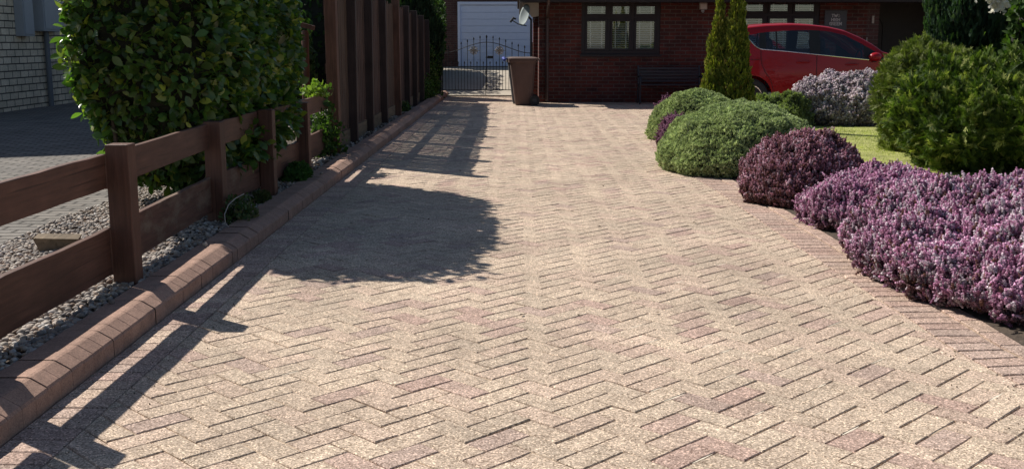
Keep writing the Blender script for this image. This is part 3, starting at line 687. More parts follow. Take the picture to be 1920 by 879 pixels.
mb = MB(); mb.tube([(-.10, -.19, .13), (-.02, 0, .05), (-.02, .0, -.1), (-.02, 0, -1.5)], .022, 8); mb.build('mast', 'iron', t, smooth=True)
# bench
t = thing('garden_bench', 'dark painted slatted garden bench in the shade against the brick wall', 'bench', (3.08, 21.62, 0))
for i in range(5):
    mb = MB(); mb.box((0, .30 + .012 * i, .45 + .062 * i), (1.26, .018, .046)); mb.build('back_slat', 'bench', t, bevel=.003)
for i in range(4):
    mb = MB(); mb.b2((-.62, -.06 + i * .085, .37), (.62, .0 + i * .085, .392)); mb.build('seat_slat', 'bench', t, bevel=.003)
for sx in (-1, 1):
    mb = MB(); x = sx * .62
    mb.tube([(x, -.10, 0), (x, -.07, .2), (x, -.09, .37), (x, -.12, .52), (x, .0, .56), (x, .28, .54)], .017, 8); mb.tube([(x, .36, 0), (x, .29, .2), (x, .28, .42), (x, .36, .76)], .018, 8); mb.tube([(x, -.09, .36), (x, .28, .37)], .014, 8)
    mb.build('end_frame', 'bench', t, smooth=True)

# ------------------------------------------------------------------ garage
GY = 37.4
t = thing('garage', 'dark brick garage with a wide white sectional door beyond the iron gate', 'garage', (-.7, GY, .38))
mb = MB(); mb.b2((-3.2, 0, -.4), (-1.36, .25, 3)); mb.b2((1.36, 0, -.4), (3.4, .25, 3)); mb.b2((-1.36, 0, 2.2), (1.36, .25, 3)); mb.build('wall', 'dbrick', t)
mb = MB(); mb.b2((-1.355, -.02, 0), (-1.27, .1, 2.195)); mb.b2((1.27, -.02, 0), (1.355, .1, 2.195)); mb.b2((-1.27, -.02, 2.10), (1.27, .1, 2.195)); mb.build('door_frame', 'white', t, bevel=.006)
mb = MB(); z = .005
while z < 2.09: mb.b2((-1.268, .05, z), (1.268, .085, min(z + .222, 2.098))); z += .230
mb.b2((-1.268, .09, 0), (1.268, .1, 2.1))
mb.build('door', 'white', t, bevel=.006)
mb = MB(); mb.b2((-3.3, -.3, 3.0), (3.5, 6, 3.12)); mb.build('roof', 'tiles', t)

# ------------------------------------------------------------------ wrought iron gate
GT = 24.65
t = thing('iron_gate', 'black wrought iron double gate with arched top and round rosettes', 'gate', (-.70, GT, 0))
def arc_z(x): return .985 + .235 * (.5 + .5 * math.cos(min(abs(x), 1.0) * math.pi / 1.0)) - .02 * max(0, abs(x) - .6)
for sg in (-1, 1):
    mb = MB(); x_in, x_out = sg * .012, sg * 1.015
    for z in (.145, .675): mb.b2((min(x_in, x_out), -.008, z - .009), (max(x_in, x_out), .008, z + .009))
    mb.b2((min(x_in, x_out), -.004, 1.035), (max(x_in, x_out), .004, 1.043)) if 0 else None
    mb.tube([(sg * x, 0, arc_z(x)) for x in np.linspace(.012, 1.015, 14)], .008, 6)
    for x in (1.01,): mb.b2((sg * x - .012, -.012, .12), (sg * x + .012, .012, arc_z(x) + .02))
    for k in range(0, 8):
        x = .005 + k * .1435; xx = sg * min(x, 1.01)
        top = arc_z(x) + .10
        mb.tube([(xx, 0, .145), (xx, 0, top)], .0065, 6); mb.tube([(xx, 0, top - .005), (xx, 0, top + .02), (xx, 0, top + .065)], [.008, .018, .001], 6)
        x2 = sg * (x + .0718)
        if abs(x2) < 1.0:
            mb.tube([(x2, 0, .145), (x2, 0, .74)], .0065, 6); mb.tube([(x2, 0, .735), (x2, 0, .755), (x2, 0, .80)], [.008, .017, .001], 6)
    lf = mb.build('gate_leaf', 'iron', t)
    mb = MB(); cx = sg * .292
    mb.tube([(cx + .085 * math.cos(a), -.012, .985 - .09 + .085 * math.sin(a) + .14) for a in np.linspace(0, 2 * math.pi, 17)], .007, 6)
    zc = 1.035
    for k in range(8):
        a = k * math.pi / 4 + math.pi / 8; mb.tube([(cx, -.014, zc), (cx + .05 * math.cos(a), -.016, zc + .05 * math.sin(a)), (cx + .10 * math.cos(a + .25), -.014, zc + .10 * math.sin(a + .25))], [.006, .015, .006], 6)
    mb.b2((cx - .14, -.006, zc - .005), (cx + .14, .006, zc + .005))
    mb.build('rosette', 'castw', lf)
mb = MB(); mb.b2((.02, -.03, .855), (.15, .0, .915)); mb.tube([(-.02, -.04, .88), (.02, -.04, .88)], .012, 6); mb.build('lock_box', 'iron', t)
mb = MB(); mb.tube([(-.022, -.02, .02), (-.022, -.02, .62)], .007, 6); mb.build('drop_bolt', 'iron', t)
for sg in (-1, 1):
    mb = MB(); mb.b2((sg * 1.06 - .03, -.03, 0), (sg * 1.06 + .03, .03, 1.22)); mb.build('gate_post', 'iron', t)

# ------------------------------------------------------------------ wheelie bins (seen from the side)
def wheelie(loc, rz, mat, label, cloth=False):
    t = thing('wheelie_bin', label, 'bin', loc, rz, 'wheelie bins by the house corner')
    mb = MB(); zs = [(.02, .165, .22), (.10, .18, .23), (.82, .255, .27), (.86, .265, .28)]  # z, half depth (x), half width (y)
    V = []; n = 16
    def sec(z, a, b_, off): return [(off + a * np.sign(math.cos(w)) * abs(math.cos(w)) ** .35, b_ * np.sign(math.sin(w)) * abs(math.sin(w)) ** .35, z) for w in np.arange(n) * 2 * math.pi / n + math.pi / n]
    for z, a, b_ in zs: V += sec(z, a, b_, 0.02 * (.86 - z))
    F = [[i * n + k, i * n + (k + 1) % n, (i + 1) * n + (k + 1) % n, (i + 1) * n + k] for i in range(len(zs) - 1) for k in range(n)]
    mb.raw(V, F); mb.prism([(v[0], v[1]) for v in V[:n]], 2, .015, .02)
    mb.raw(sec(.83, .28, .295, 0) + sec(.88, .285, .30, 0), [[k, (k + 1) % n, n + (k + 1) % n, n + k] for k in range(n)])
    for xx in (-.09, 0, .09): mb.box((xx, -.262, .77), (.008, .02, .09))
    mb.build('body', mat, t, smooth=False, bevel=.004)
    mb = MB(); V = sec(.885, .295, .31, .01) + sec(.915, .30, .31, .01) + sec(.935, .24, .25, .01) + sec(.937, .05, .05, .01)
    mb.raw(V, [[i * n + k, i * n + (k + 1) % n, (i + 1) * n + (k + 1) % n, (i + 1) * n + k] for i in range(3) for k in range(n)]); mb.box((.31, 0, .885), (.06, .5, .03)); mb.build('lid', mat, t, bevel=.003)
    mb = MB(); mb.tube([(.35, -.22, .86), (.35, .22, .86)], .014, 8); mb.build('handle', mat, t, smooth=True)
    for sy in (-1, 1):
        mb = MB(); mb.tube([(.235, sy * .24, .10), (.235, sy * .29, .10)], .10, 20); wl = mb.build('wheel', 'rubber', t, bevel=.006)
        mb = MB(); mb.tube([(.235, sy * .291, .10), (.235, sy * .296, .10)], .045, 12); mb.build('hub', 'bingrey', wl)
    return t
wheelie((.105, 21.3, 0), 0, 'bin', 'brown wheelie bin with wheel at the right, nearest the camera by the house corner')
wheelie((.055, 21.88, 0), 0, 'bingrey', 'dark wheelie bin mostly hidden behind the brown bin')
mb = MB(); mb.tube([(-.24, 21.15, .90), (-.27, 21.1, .915), (-.25, 21.05, .885), (-.21, 21.02, .92)], [.02, .035, .03, .012], 7); tag(mb.build('blue_cloth', 'blue', smooth=True), 'crumpled blue cloth on the rim of the brown wheelie bin', 'cloth')

# ------------------------------------------------------------------ neighbour's wall
NX = -8.75
t = thing('neighbour_house', 'buff stone block house wall at the left edge beyond the grey paving', 'house', (NX, 16.1, 0))
mb = MB(); mb.b2((-9, 0, 0), (0, 16, 6.1)); mb.build('wall', 'stone', t)
mb = MB(); mb.raw([(-9.4, -.35, 6.1), (.35, -.35, 6.1), (.35, 16.4, 6.1), (-9.4, 16.4, 6.1), (-4.5, -.35, 8.2), (-4.5, 16.4, 8.2)], [[0, 1, 2, 3], [0, 4, 1, 1], [1, 4, 5, 2], [2, 5, 3, 3], [3, 5, 4, 0]]); mb.build('roof', 'tiles', t)
t = thing('meter_box', 'long grey utility box on the stone wall, the narrow left one', 'utility box', (NX + .003, 19.12, 0), 0, 'utility boxes on the stone wall')
t2 = thing('meter_box', 'wide pale utility box on the stone wall above the grey pipe', 'utility box', (NX + .003, 19.85, 0), 0, 'utility boxes on the stone wall')
mb = MB(); mb.b2((0, -.24, 1.33), (.16, .16, 3.0)); mb.build('cabinet', 'greyp', t, bevel=.006)
mb = MB(); mb.b2((.161, -.21, 1.36), (.17, .13, 2.95)); mb.build('door', 'greyp', t, bevel=.003)
mb = MB(); mb.b2((0, -.25, 1.42), (.20, .60, 3.0)); mb.build('cabinet', 'greyp', t2, bevel=.006)
mb = MB(); mb.b2((.201, -.21, 1.46), (.21, .56, 2.95)); mb.build('door', 'greyp', t2, bevel=.003)
mb = MB(); mb.tube([(NX + .07, 19.95, 1.43), (NX + .07, 19.95, .05)], .05, 10); tag(mb.build('service_pipe', 'gpipe', smooth=True), 'grey service pipe running down the stone wall into the paving', 'pipe')

# ------------------------------------------------------------------ low post and rail fence
FX = -1.945
posts = [(-1.875, 3.52), (-1.875, 5.02), (-1.955, 6.88), (-1.895, 8.08), (-1.90, 9.48)]
t = thing('rail_fence', 'low brown stained post and rail timber fence standing in the gravel beside the kerb', 'fence', (posts[0][0], posts[0][1], 0))
o0 = np.array([posts[0][0], posts[0][1], 0])
for i, (x, y) in enumerate(posts):
    mb = MB(); w = .108; h = (.765, .765, .735, .735, .71)[i]
    mb.box((x - o0[0], y - o0[1], h / 2), (w, w, h), Matrix.Rotation(R(random.uniform(-2, 2)), 3, 'Z')); mb.build('post', 'wood', t, bevel=.005)
pts = [(FX, 1.2), (FX, 3.52), (FX, 5.02), (-2.0, 6.88), (-1.97, 8.08), (-1.95, 9.48), (-1.97, 11.1)]
for i in range(len(pts) - 1):
    (xa, ya), (xb, yb) = pts[i], pts[i + 1]; a = math.atan2(-(xb - xa), yb - ya); Lr = math.hypot(xb - xa, yb - ya) - .112
    if i == 0: ya_ = ya
    for (z0, z1) in ((.563, .722), (.15, .372)):
        mb = MB(); n = 8; V = []
        jz = [random.gauss(0, .0025) for _ in range(n + 1)]
        for k in range(n + 1):
            yy = -Lr / 2 + Lr * k / n
            V += [(-.016, yy, z0 + jz[k] * .6), (.016, yy, z0 + jz[k] * .6), (.016, yy, z1 + jz[k]), (-.016, yy, z1 + jz[k])]
        F = [[k * 4 + q, k * 4 + (q + 1) % 4, k * 4 + 4 + (q + 1) % 4, k * 4 + 4 + q] for k in range(n) for q in range(4)] + [[0, 1, 2, 3], [n * 4 + 3, n * 4 + 2, n * 4 + 1, n * 4]]
        mb.raw(V, F); rm = 'railw' if (i, z0) in ((3, .15), (2, .15), (4, .563)) else 'rail'
        o = mb.build('rail', rm, t, bevel=.003); o.location = ((xa + xb) / 2 - o0[0], (ya + yb) / 2 - o0[1], random.uniform(-.004, .004)); o.rotation_euler = (0, 0, a)
        if rm == 'railw': o['label'] = 'weathered rail with faded stain'

# ------------------------------------------------------------------ tall slatted fence
TP = [(11.10, 1.88), (12.38, 1.87), (13.78, 1.86), (15.25, 1.86), (17.0, 1.85), (18.5, 1.80), (19.9, 1.76), (21.3, 1.71), (22.7, 1.65)]
t = thing('slatted_fence', 'tall dark brown timber fence of upright slats and posts running back along the kerb', 'fence', (-1.9, TP[0][0], 0))
for i, (y, h) in enumerate(TP):
    mb = MB(); dep = .105; lean = random.uniform(-.006, .006)
    mb.box((0, y - TP[0][0], h / 2 + .02), (.115, dep, h + .02), Matrix.Rotation(lean, 3, 'Y') @ Matrix.Rotation(R(random.uniform(-3, 3)), 3, 'Z')); mb.build('post', 'wood' if i in (0, 4) else 'wooddk', t, bevel=.006)
for i in range(len(TP) - 1):
    y0 = TP[i][0] - TP[0][0] + .055; y1 = TP[i + 1][0] - TP[0][0] - .055; h0 = TP[i][1] - .02
    tilt = random.uniform(-.01, .012); mb = MB(); nb = max(4, round((y1 - y0) / .15)); pitch = (y1 - y0) / nb; gap = (.018, .036, .036, .026, .022)[min(i, 4)]
    for q in range(nb):
        zt_ = h0 - .03 + random.uniform(-.035, .03)
        mb.box((-.045 + random.gauss(0, .001), y0 + pitch * (q + .5) + random.gauss(0, .002), .26 + (zt_ - .26) / 2), (.018, pitch - gap, zt_ - .26), Matrix.Rotation(tilt * .4, 3, 'X'))
    mb.build('slat_panel', 'slat' if i % 3 else 'slat2', t)
    for z, hw in ((.33, .05), (.96, .05), (h0 - .24, .12)):
        mb = MB(); mb.b2((-.09, y0, z - hw), (-.056, y1, z + hw)); mb.build('cross_rail', 'slat', t)
    mb = MB(); mb.b2((-.06, y0, .05), (-.028, y1, .252)); mb.build('gravel_board', 'gboard', t, bevel=.003)
t = thing('boarded_fence', 'short brown boarded fence panel with a sloping top beside the gate', 'fence', (-2.0, 23.0, 0))
for i in range(9):
    mb = MB(); mb.b2((-.01, i * .13, .05), (.012, i * .13 + .122, 1.45 - .02 * i + .05 * (i > 6))); mb.build('board', 'slat2', t, bevel=.002)
mb = MB(); mb.b2((-.05, 0, .5), (-.012, 1.18, .56)); mb.build('cross_rail', 'slat', t)
t = thing('timber_post', 'brown timber post with a short cross piece between the laurel hedge and the tall fence', 'post', (-2.35, 11.9, 0))
mb = MB(); mb.tube([(0, 0, 0), (.01, 0, .7), (.02, 0, 1.32), (.02, 0, 1.36)], [.04, .042, .040, .03], 10); mb.build('shaft', 'wood', t, smooth=True)
mb = MB(); mb.box((-.02, .0, 1.42), (.30, .05, .05), Matrix.Rotation(R(15), 3, 'Y')); mb.build('cross_piece', 'wood', t)

# timber offcut on the gravel
mb = MB(); mb.prism([(-.09, .0), (.09, .0), (.125, .07), (-.12, .08)], 1, -.045, .045)
o = tag(mb.build('timber_offcut', 'gboard', bevel=.006), 'weathered timber offcut lying on the pebbles behind the rail fence', 'log'); o.location = (-2.60, 5.93, .085); o.rotation_euler = (R(8), 0, R(8))

# ------------------------------------------------------------------ laurel hedge
hedge_prof = lambda t: (.58 + .42 * min(1, t * 2.6) ** .8) * (1 if t < .86 else max(0, 1 - ((t - .86) / .14) ** 2.6) ** .5)
LA = [(.08, .15, .04), (.105, .185, .045), (.06, .125, .035), (.20, .25, .055), (.34, .36, .07)]
t = thing('laurel_hedge', 'tall clipped glossy green laurel hedge behind the low rail fence', 'hedge', (-2.49, 8.45, .22))
mb = MB()
for Ly, n in ((1.05, 1500), (1.0, 14500), (.94, 10000)):
    P, Nn, d = revo(n, 2.05, hedge_prof, .53, 1.58, (0, 0, 0), 4.0, .10, 1.8, 2., Ly)
    D = Nn * .55 + rng.normal(size=(n, 3)) * .55 + np.array([0, 0, .12]); Z = Nn * .6 + np.array([0, 0, .55]) + rng.normal(size=(n, 3)) * .45
    sz = rng.uniform(.045, .10, n); S3 = np.stack([sz * rng.uniform(.85, 1.15, n), sz, sz], 1)
    scatter(mb, T_LEAF[0], T_LEAF[1], P, frames_n(D, Z), S3, pick(LA, [5, 4, 3, 2.6, 1.0], n, .25))
# branches pushed through the fence rails
for (cx, cy, cz, rx, ry, rz, n) in ((.50, -.25, .28, .11, .62, .16, 300), (.55, .35, .42, .11, .4, .22, 240), (.50, -.8, .20, .09, .25, .10, 60)):
    P = rng.normal(size=(n, 3)); P /= np.linalg.norm(P, axis=1, keepdims=True); q = P * rng.random((n, 1)) ** .33
    D = P * .5 + rng.normal(size=(n, 3)) * .5 + np.array([.35, -.2, 0]); sz = rng.uniform(.06, .11, n)
    scatter(mb, T_LEAF[0], T_LEAF[1], q * np.array([rx, ry, rz]) + np.array([cx, cy, cz]), frames_n(D, rng.normal(size=(n, 3)) * .4 + np.array([0, -.1, 1])), sz, pick(LA, [4, 4, 2, 2, .4], n, .15))
mb.build('leaves', 'leafg', t, smooth=True)
core(t, 2.02, hedge_prof, .53, 1.58, (0, 0, .0), 4., .10, 1.8, 2., .96)
for k in range(10):
    x = random.uniform(-.3, .3); y = -1.3 + k * .29; mb = MB(); mb.tube([(x, y, -.2), (x + .03, y, .2), (x - .02, y + .03, .7)], [.022, .018, .012], 6); mb.build('trunk', 'bark', t, smooth=True)

# ------------------------------------------------------------------ garden shrubs on the right
def heather(base, h, ax, ay, N, label, cols, wts, seed, size=.042, low=(.12, .06, .03), amp=.05, p=2.2, freq=4., name='heather_bush'):
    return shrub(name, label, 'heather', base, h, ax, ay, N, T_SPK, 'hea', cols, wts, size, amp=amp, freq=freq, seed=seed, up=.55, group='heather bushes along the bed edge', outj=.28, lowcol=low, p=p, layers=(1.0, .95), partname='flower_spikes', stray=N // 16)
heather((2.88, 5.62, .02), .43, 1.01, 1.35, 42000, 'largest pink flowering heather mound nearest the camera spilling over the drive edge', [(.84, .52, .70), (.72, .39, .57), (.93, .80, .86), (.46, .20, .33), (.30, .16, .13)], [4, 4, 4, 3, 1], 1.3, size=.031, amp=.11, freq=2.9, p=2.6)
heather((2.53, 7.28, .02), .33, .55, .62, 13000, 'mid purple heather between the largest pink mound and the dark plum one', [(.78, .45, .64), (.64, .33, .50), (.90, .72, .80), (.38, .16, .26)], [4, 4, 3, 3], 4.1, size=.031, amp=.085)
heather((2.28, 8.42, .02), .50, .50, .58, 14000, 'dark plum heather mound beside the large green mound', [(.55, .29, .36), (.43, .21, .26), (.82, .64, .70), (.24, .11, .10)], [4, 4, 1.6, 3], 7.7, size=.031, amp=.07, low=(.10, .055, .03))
heather((1.86, 12.62, .02), .36, .20, .24, 1500, 'small pink heather between the two green mounds', [(.36, .18, .27), (.26, .11, .18), (.44, .26, .35)], [4, 3, 2], 9.1, size=.04)
heather((1.98, 14.15, .02), .52, .16, .2, 900, 'small pink heather tip peeping out behind the rear green mound', [(.36, .18, .27), (.26, .11, .18)], [4, 3], 10.2, size=.045)
GR = [(.37, .44, .23), (.44, .51, .28), (.27, .33, .16), (.58, .64, .38)]
def mound(base, h, ax, ay, N, label, seed, size=.038):
    return shrub('green_mound', label, 'shrub', base, h, ax, ay, N, T_NEED, 'mound', GR, [4, 4, 3, 1.6], size, amp=.045, freq=5, seed=seed, up=.45, group='clipped green mounds by the drive', outj=.3, p=2.2, layers=(1.0, .955), shrink=.9)
mound((2.19, 10.5, .0), .64, .80, .86, 26000, 'large rounded fine leaved green mound bulging over the drive edge', 3.3)
mound((2.30, 13.75, .0), .62, .62, .58, 11000, 'smaller rounded green mound behind the large green one', 5.9, .042)
# pale heather
PH = [(.78, .69, .71), (.66, .56, .60), (.90, .85, .84), (.34, .27, .23), (.56, .46, .53)]
shrub('pale_heather', 'pale silvery pink heather bank behind the lawn in front of the red car', 'heather', (4.72, 15.35, .05), .76, .93, .62, 13000, T_SPK, 'hea', PH, [4, 3, 3.5, 2, 2], .055, amp=.12, freq=2.6, seed=2.2, up=.5, outj=.32, lowcol=(.12, .09, .07), p=2.4, layers=(1.0, .94), partname='flower_spikes')
shrub('dwarf_shrub', 'low grey green dwarf shrub at the left end of the pale heather', 'shrub', (3.66, 14.95, .05), .50, .42, .40, 3500, T_NEED, 'leafm', [(.24, .28, .15), (.30, .34, .19), (.15, .18, .09)], [4, 3, 2], .075, amp=.15, freq=4, seed=6.2, up=.6, outj=.4)
# twin golden conifer
spire = lambda t: (.80 + .20 * min(1, t / .1)) * (1 - max(0, t - .08) / .92) ** 1.1 if t < 1 else 0
GC = [(.21, .24, .04), (.28, .28, .05), (.14, .17, .035), (.40, .36, .09), (.24, .17, .05)]
shrub('golden_conifer', 'narrow golden green conifer spire, the taller right one of the pair beside the red car', 'conifer', (2.90, 14.45, .0), 2.35, .31, .30, 9000, T_FR2, 'con', GC, [4, 3, 3, 1.5, .5], .075, prof=spire, amp=.045, freq=6, seed=1.1, up=.75, outj=.22, group='pair of golden conifer spires', layers=(1, .9), shrink=.75)
shrub('golden_conifer', 'narrow golden green conifer spire, the shorter left one of the pair beside the red car', 'conifer', (2.71, 14.55, .0), 2.10, .28, .28, 7000, T_FR2, 'con', GC, [4, 3, 3, 1.5, .5], .075, prof=spire, amp=.05, freq=5, seed=8.1, up=.75, outj=.22, group='pair of golden conifer spires', layers=(1, .9), shrink=.75)
# spreading yellow-green conifers
YG = [(.09, .14, .026), (.14, .195, .04), (.04, .07, .016), (.40, .42, .14)]
BUSH = lambda t: (.72 + .28 * math.sin(min(1, t * 1.7) * math.pi / 2)) * math.sqrt(max(0, 1 - max(0, (t - .35) / .65) ** 2.2))
def spread(base, h, ax, ay, N, label, seed, cols=YG, size=.13, amp=.27):
    return shrub('spreading_conifer', label, 'conifer', base, h, ax, ay, N, T_FR, 'con', cols, [4, 3, 3.5, 1.5], size, prof=BUSH, amp=amp, freq=2.4, seed=seed, up=.28, outj=.38, group='spreading conifers on the lawn edge', flatten=True, layers=(1.0, .9), shrink=.72)
spread((4.80, 9.95, .03), 1.06, 1.26, .98, 28000, 'largest feathery yellow green conifer on the right beyond the pink heather', 4.4)
spread((4.48, 11.6, .03), 1.20, .60, .5, 10000, 'feathery pale green conifer in front of the porch, left of the dark cypress', 12.4, [(.16, .19, .05), (.20, .23, .07), (.10, .14, .03), (.28, .30, .12)], .12, .13)
col_prof = lambda t: (.82 + .18 * min(1, t * 4)) * (1 - max(0, t - .55) / .45) ** .6 if t < 1 else 0
shrub('dark_cypress', 'dark blue green columnar cypress rising behind the feathery conifers', 'conifer', (5.05, 12.2, 0), 3.0, .44, .42, 12000, T_FR2, 'con', [(.045, .085, .045), (.06, .105, .06), (.03, .06, .035), (.085, .12, .075)], [4, 3, 3, 1], .10, prof=col_prof, amp=.10, freq=6, seed=3.7, up=.85, outj=.16, layers=(1, .92), shrink=.8)
shrub('leafy_shrub', 'tall leafy green shrub at the right edge behind the largest conifer', 'shrub', (5.38, 10.7, 0), 2.4, .52, .5, 5500, T_LEAF, 'leafm', [(.06, .11, .03), (.10, .16, .04), (.04, .08, .02)], [4, 3, 3], .10, prof=BUSH, amp=.15, freq=3, seed=5.2, up=.3, outj=.5, flatten=True, layers=(1, .9, .8))
# blossom tree
t = thing('blossom_tree', 'white blossom hanging at the top right in front of the dark cypress', 'tree', (5.66, 10.6, 0))
mb = MB(); mb.tube([(0, 0, 0), (.02, .05, .9), (-.1, 0, 1.7), (-.3, -.05, 2.1)], [.05, .045, .035, .022], 8); mb.tube([(-.3, -.05, 2.1), (-.7, -.1, 1.95), (-1.06, -.1, 1.70)], [.02, .012, .005], 6); mb.tube([(-.1, 0, 1.7), (.3, .1, 2.3), (.5, .1, 2.8)], [.03, .02, .01], 6); mb.build('trunk', 'bark', t, smooth=True)
mb = MB(); n = 900; cen = np.array([(-1.10, -.1, 1.68), (-1.02, -.1, 1.68), (-1.03, -.12, 1.59), (-1.16, -.1, 1.72), (-.98, -.1, 1.76), (-1.04, -.1, 1.86)]); k = rng.integers(0, 6, n)
P = cen[k] + rng.normal(size=(n, 3)) * np.array([.035, .04, .035]); sc = rng.uniform(.03, .05, n)
scatter(mb, T_LEAF[0] * np.array([1.6, 1, 1]), T_LEAF[1], P, frames(rng.normal(size=(n, 3))), sc, pick([(.85, .83, .76), (.75, .74, .66)], [3, 1], n, .05)); mb.build('blossom', 'petal', t)
mb = MB(); n = 900; P = np.array([.1, 0, 2.5]) + rng.normal(size=(n, 3)) * np.array([.45, .3, .3])
scatter(mb, T_LEAF[0], T_LEAF[1], P, frames(rng.normal(size=(n, 3))), rng.uniform(.05, .09, n), pick([(.07, .12, .03), (.10, .16, .04)], [1, 1], n)); mb.build('leaves', 'leafm', t)
# dried flower heads
t = thing('dried_flower', 'tall stem with a pale dried flower head above the largest conifer', 'flower', (5.15, 10.55, 0))
mb = MB(); mb.tube([(0, 0, 0), (.0, 0, .8), (.02, 0, 1.28)], .005, 5); mb.tube([(.0, 0, .9), (-.06, 0, 1.2)], .004, 5); mb.build('stem', 'bark', t, smooth=True)
mb = MB(); scatter(mb, JV, JF, np.array([[.02, 0, 1.32], [-.06, 0, 1.22]]), frames(rng.normal(size=(2, 3))), np.array([[.034, .034, .022], [.028, .028, .02]]), np.array([[.42, .38, .30], [.30, .27, .2]])); mb.build('flower_head', 'pebble', t)

# ------------------------------------------------------------------ planting behind and under the tall fence
DG = [(.03, .06, .03), (.045, .08, .04), (.022, .045, .022)]
def cyp(x, y, h, r, N, label, seed): return shrub('hedge_cypress', label, 'conifer', (x, y, 0), h, r, r, N, T_FR2, 'con', DG, [4, 3, 3], .13, prof=col_prof, amp=.12, freq=4, seed=seed, up=.8, outj=.2, group='cypresses behind the tall fence', layers=(1, .9), shrink=.8)
cyp(-2.35, 24.3, 2.75, .62, 7000, 'dark hanging cypress beside the left gate post', 1.9)
cyp(-2.85, 21.3, 2.5, .6, 4500, 'dark cypress behind the far end of the tall fence', 2.9)
shrub('back_shrub', 'pale leaved shrub showing above the tall fence beside the dark cypress', 'shrub', (-2.75, 18.9, 0), 2.15, .5, .7, 4500, T_LEAF, 'leafm', [(.14, .17, .05), (.20, .22, .08), (.08, .12, .03)], [3, 2, 3], .08, prof=BUSH, amp=.12, freq=4, seed=7.9, up=.4, outj=.5, flatten=True, layers=(1, .9, .8))
for k_, (bx, by, bh, br, lb) in enumerate(((-4.6, 23.6, 3.4, 1.2, 'dark evergreen seen through the gap left of the tall fence'), (-3.75, 16.5, 1.95, .62, 'low dark evergreen seen between the laurel hedge and the tall fence'))):
    shrub('back_shrub', lb, 'shrub', (bx, by, 0), bh, br, br * 1.1, 4200, T_LEAF, 'leafm', [(.04, .08, .025), (.06, .10, .03)], [3, 2], .11, prof=BUSH, amp=.15, freq=3, seed=13.9 + k_, up=.4, outj=.5, flatten=True, layers=(1, .9, .8), group='evergreens behind the fence')
shrub('shade_hedge', 'long dark evergreen hedge added to shade the ground beyond the iron gate', 'hedge', (-2.95, 31.3, 0), 2.65, .62, 5.0, 14000, T_LEAF, 'leafm', [(.04, .08, .025), (.06, .10, .03)], [3, 2], .11, prof=hedge_prof, p=4, amp=.12, freq=2.2, seed=3.9, up=.3, outj=.5, flatten=True, layers=(1, .93), shrink=.85)  # hedge added as a shadow caster for the concrete beyond the gate
IVY = [(.05, .10, .025), (.07, .13, .03), (.10, .17, .04)]
def clump(name, label, cat, x, y, z, h, ax, ay, N, size, cols=IVY, seed=1., up=.35, tmpl=None, group=None):
    return shrub(name, label, cat, (x, y, z), h, ax, ay, N, tmpl or T_LEAF, 'leafm', cols, [1] * len(cols), size, amp=h * .2, freq=6, seed=seed, up=up, outj=.75, flatten=tmpl is None, group=group, shrink=.35, layers=(1.12, .85, .55))
clump('climbing_plant', 'leafy climber on the boarded fence beside the gate', 'plant', -1.92, 23.6, .05, 1.05, .16, .45, 1600, .06, seed=2)
clump('climbing_plant', 'low bushy green plant at the far end of the kerb', 'plant', -1.88, 22.2, .05, .45, .16, .5, 1200, .05, seed=3)
clump('climbing_plant', 'green climber between the last low fence rails and the tall fence post', 'plant', -1.98, 10.85, .1, .62, .13, .24, 700, .055, seed=4)
clump('trailing_plant', 'sunlit yellow green leaves resting on the last top rail', 'plant', -1.97, 10.45, .72, .13, .10, .26, 230, .055, [(.16, .24, .05), (.22, .30, .07)], 5, .5)
clump('weed_clump', 'ivy and weeds at the foot of the third fence post', 'weed', -1.82, 6.88, .09, .15, .11, .17, 500, .03, [(.05, .09, .03), (.08, .13, .05), (.12, .13, .06)], 6)
clump('fern_tuft', 'bright green feathery tuft in the pebbles beside the kerb', 'weed', -1.86, 8.95, .09, .12, .09, .28, 900, .045, [(.05, .12, .025), (.07, .16, .035)], 7, .6, T_NEED)
clump('weed_clump', 'small mossy weed in the pebbles against the weathered rail', 'weed', -1.86, 7.65, .09, .07, .06, .18, 260, .03, [(.06, .09, .03), (.10, .12, .05)], 8, .5, T_NEED)
clump('weed_clump', 'tiny weeds at the foot of the tall slatted fence', 'weed', -1.86, 17.9, .09, .16, .06, .35, 500, .035, [(.05, .09, .03), (.08, .13, .04)], 9)
mb = MB(); mb.tube([(-1.78, 6.52, .09), (-1.815, 6.53, .13), (-1.825, 6.56, .18), (-1.815, 6.62, .23), (-1.79, 6.70, .26), (-1.76, 6.80, .275)], .0028, 6); tag(mb.build('dry_stem', 'soffit'), 'pale dry bent stem arching over the weeds at the fence foot', 'stem')
mb = MB(); n = 14; scatter(mb, T_LEAF[0], T_LEAF[1], np.stack([rng.uniform(-1.3, 1.6, n), rng.uniform(4, 12, n), np.full(n, .008)], 1), frames_n(rng.normal(size=(n, 3)) * np.array([1, 1, .2]), np.tile([0, 0, 1.], (n, 1))), rng.uniform(.02, .04, n), pick([(.08, .05, .03)], [1], n)); tag(mb.build('dead_leaves', 'leafm'), 'few dead brown leaves scattered over the paving', 'leaf litter', kind='stuff')

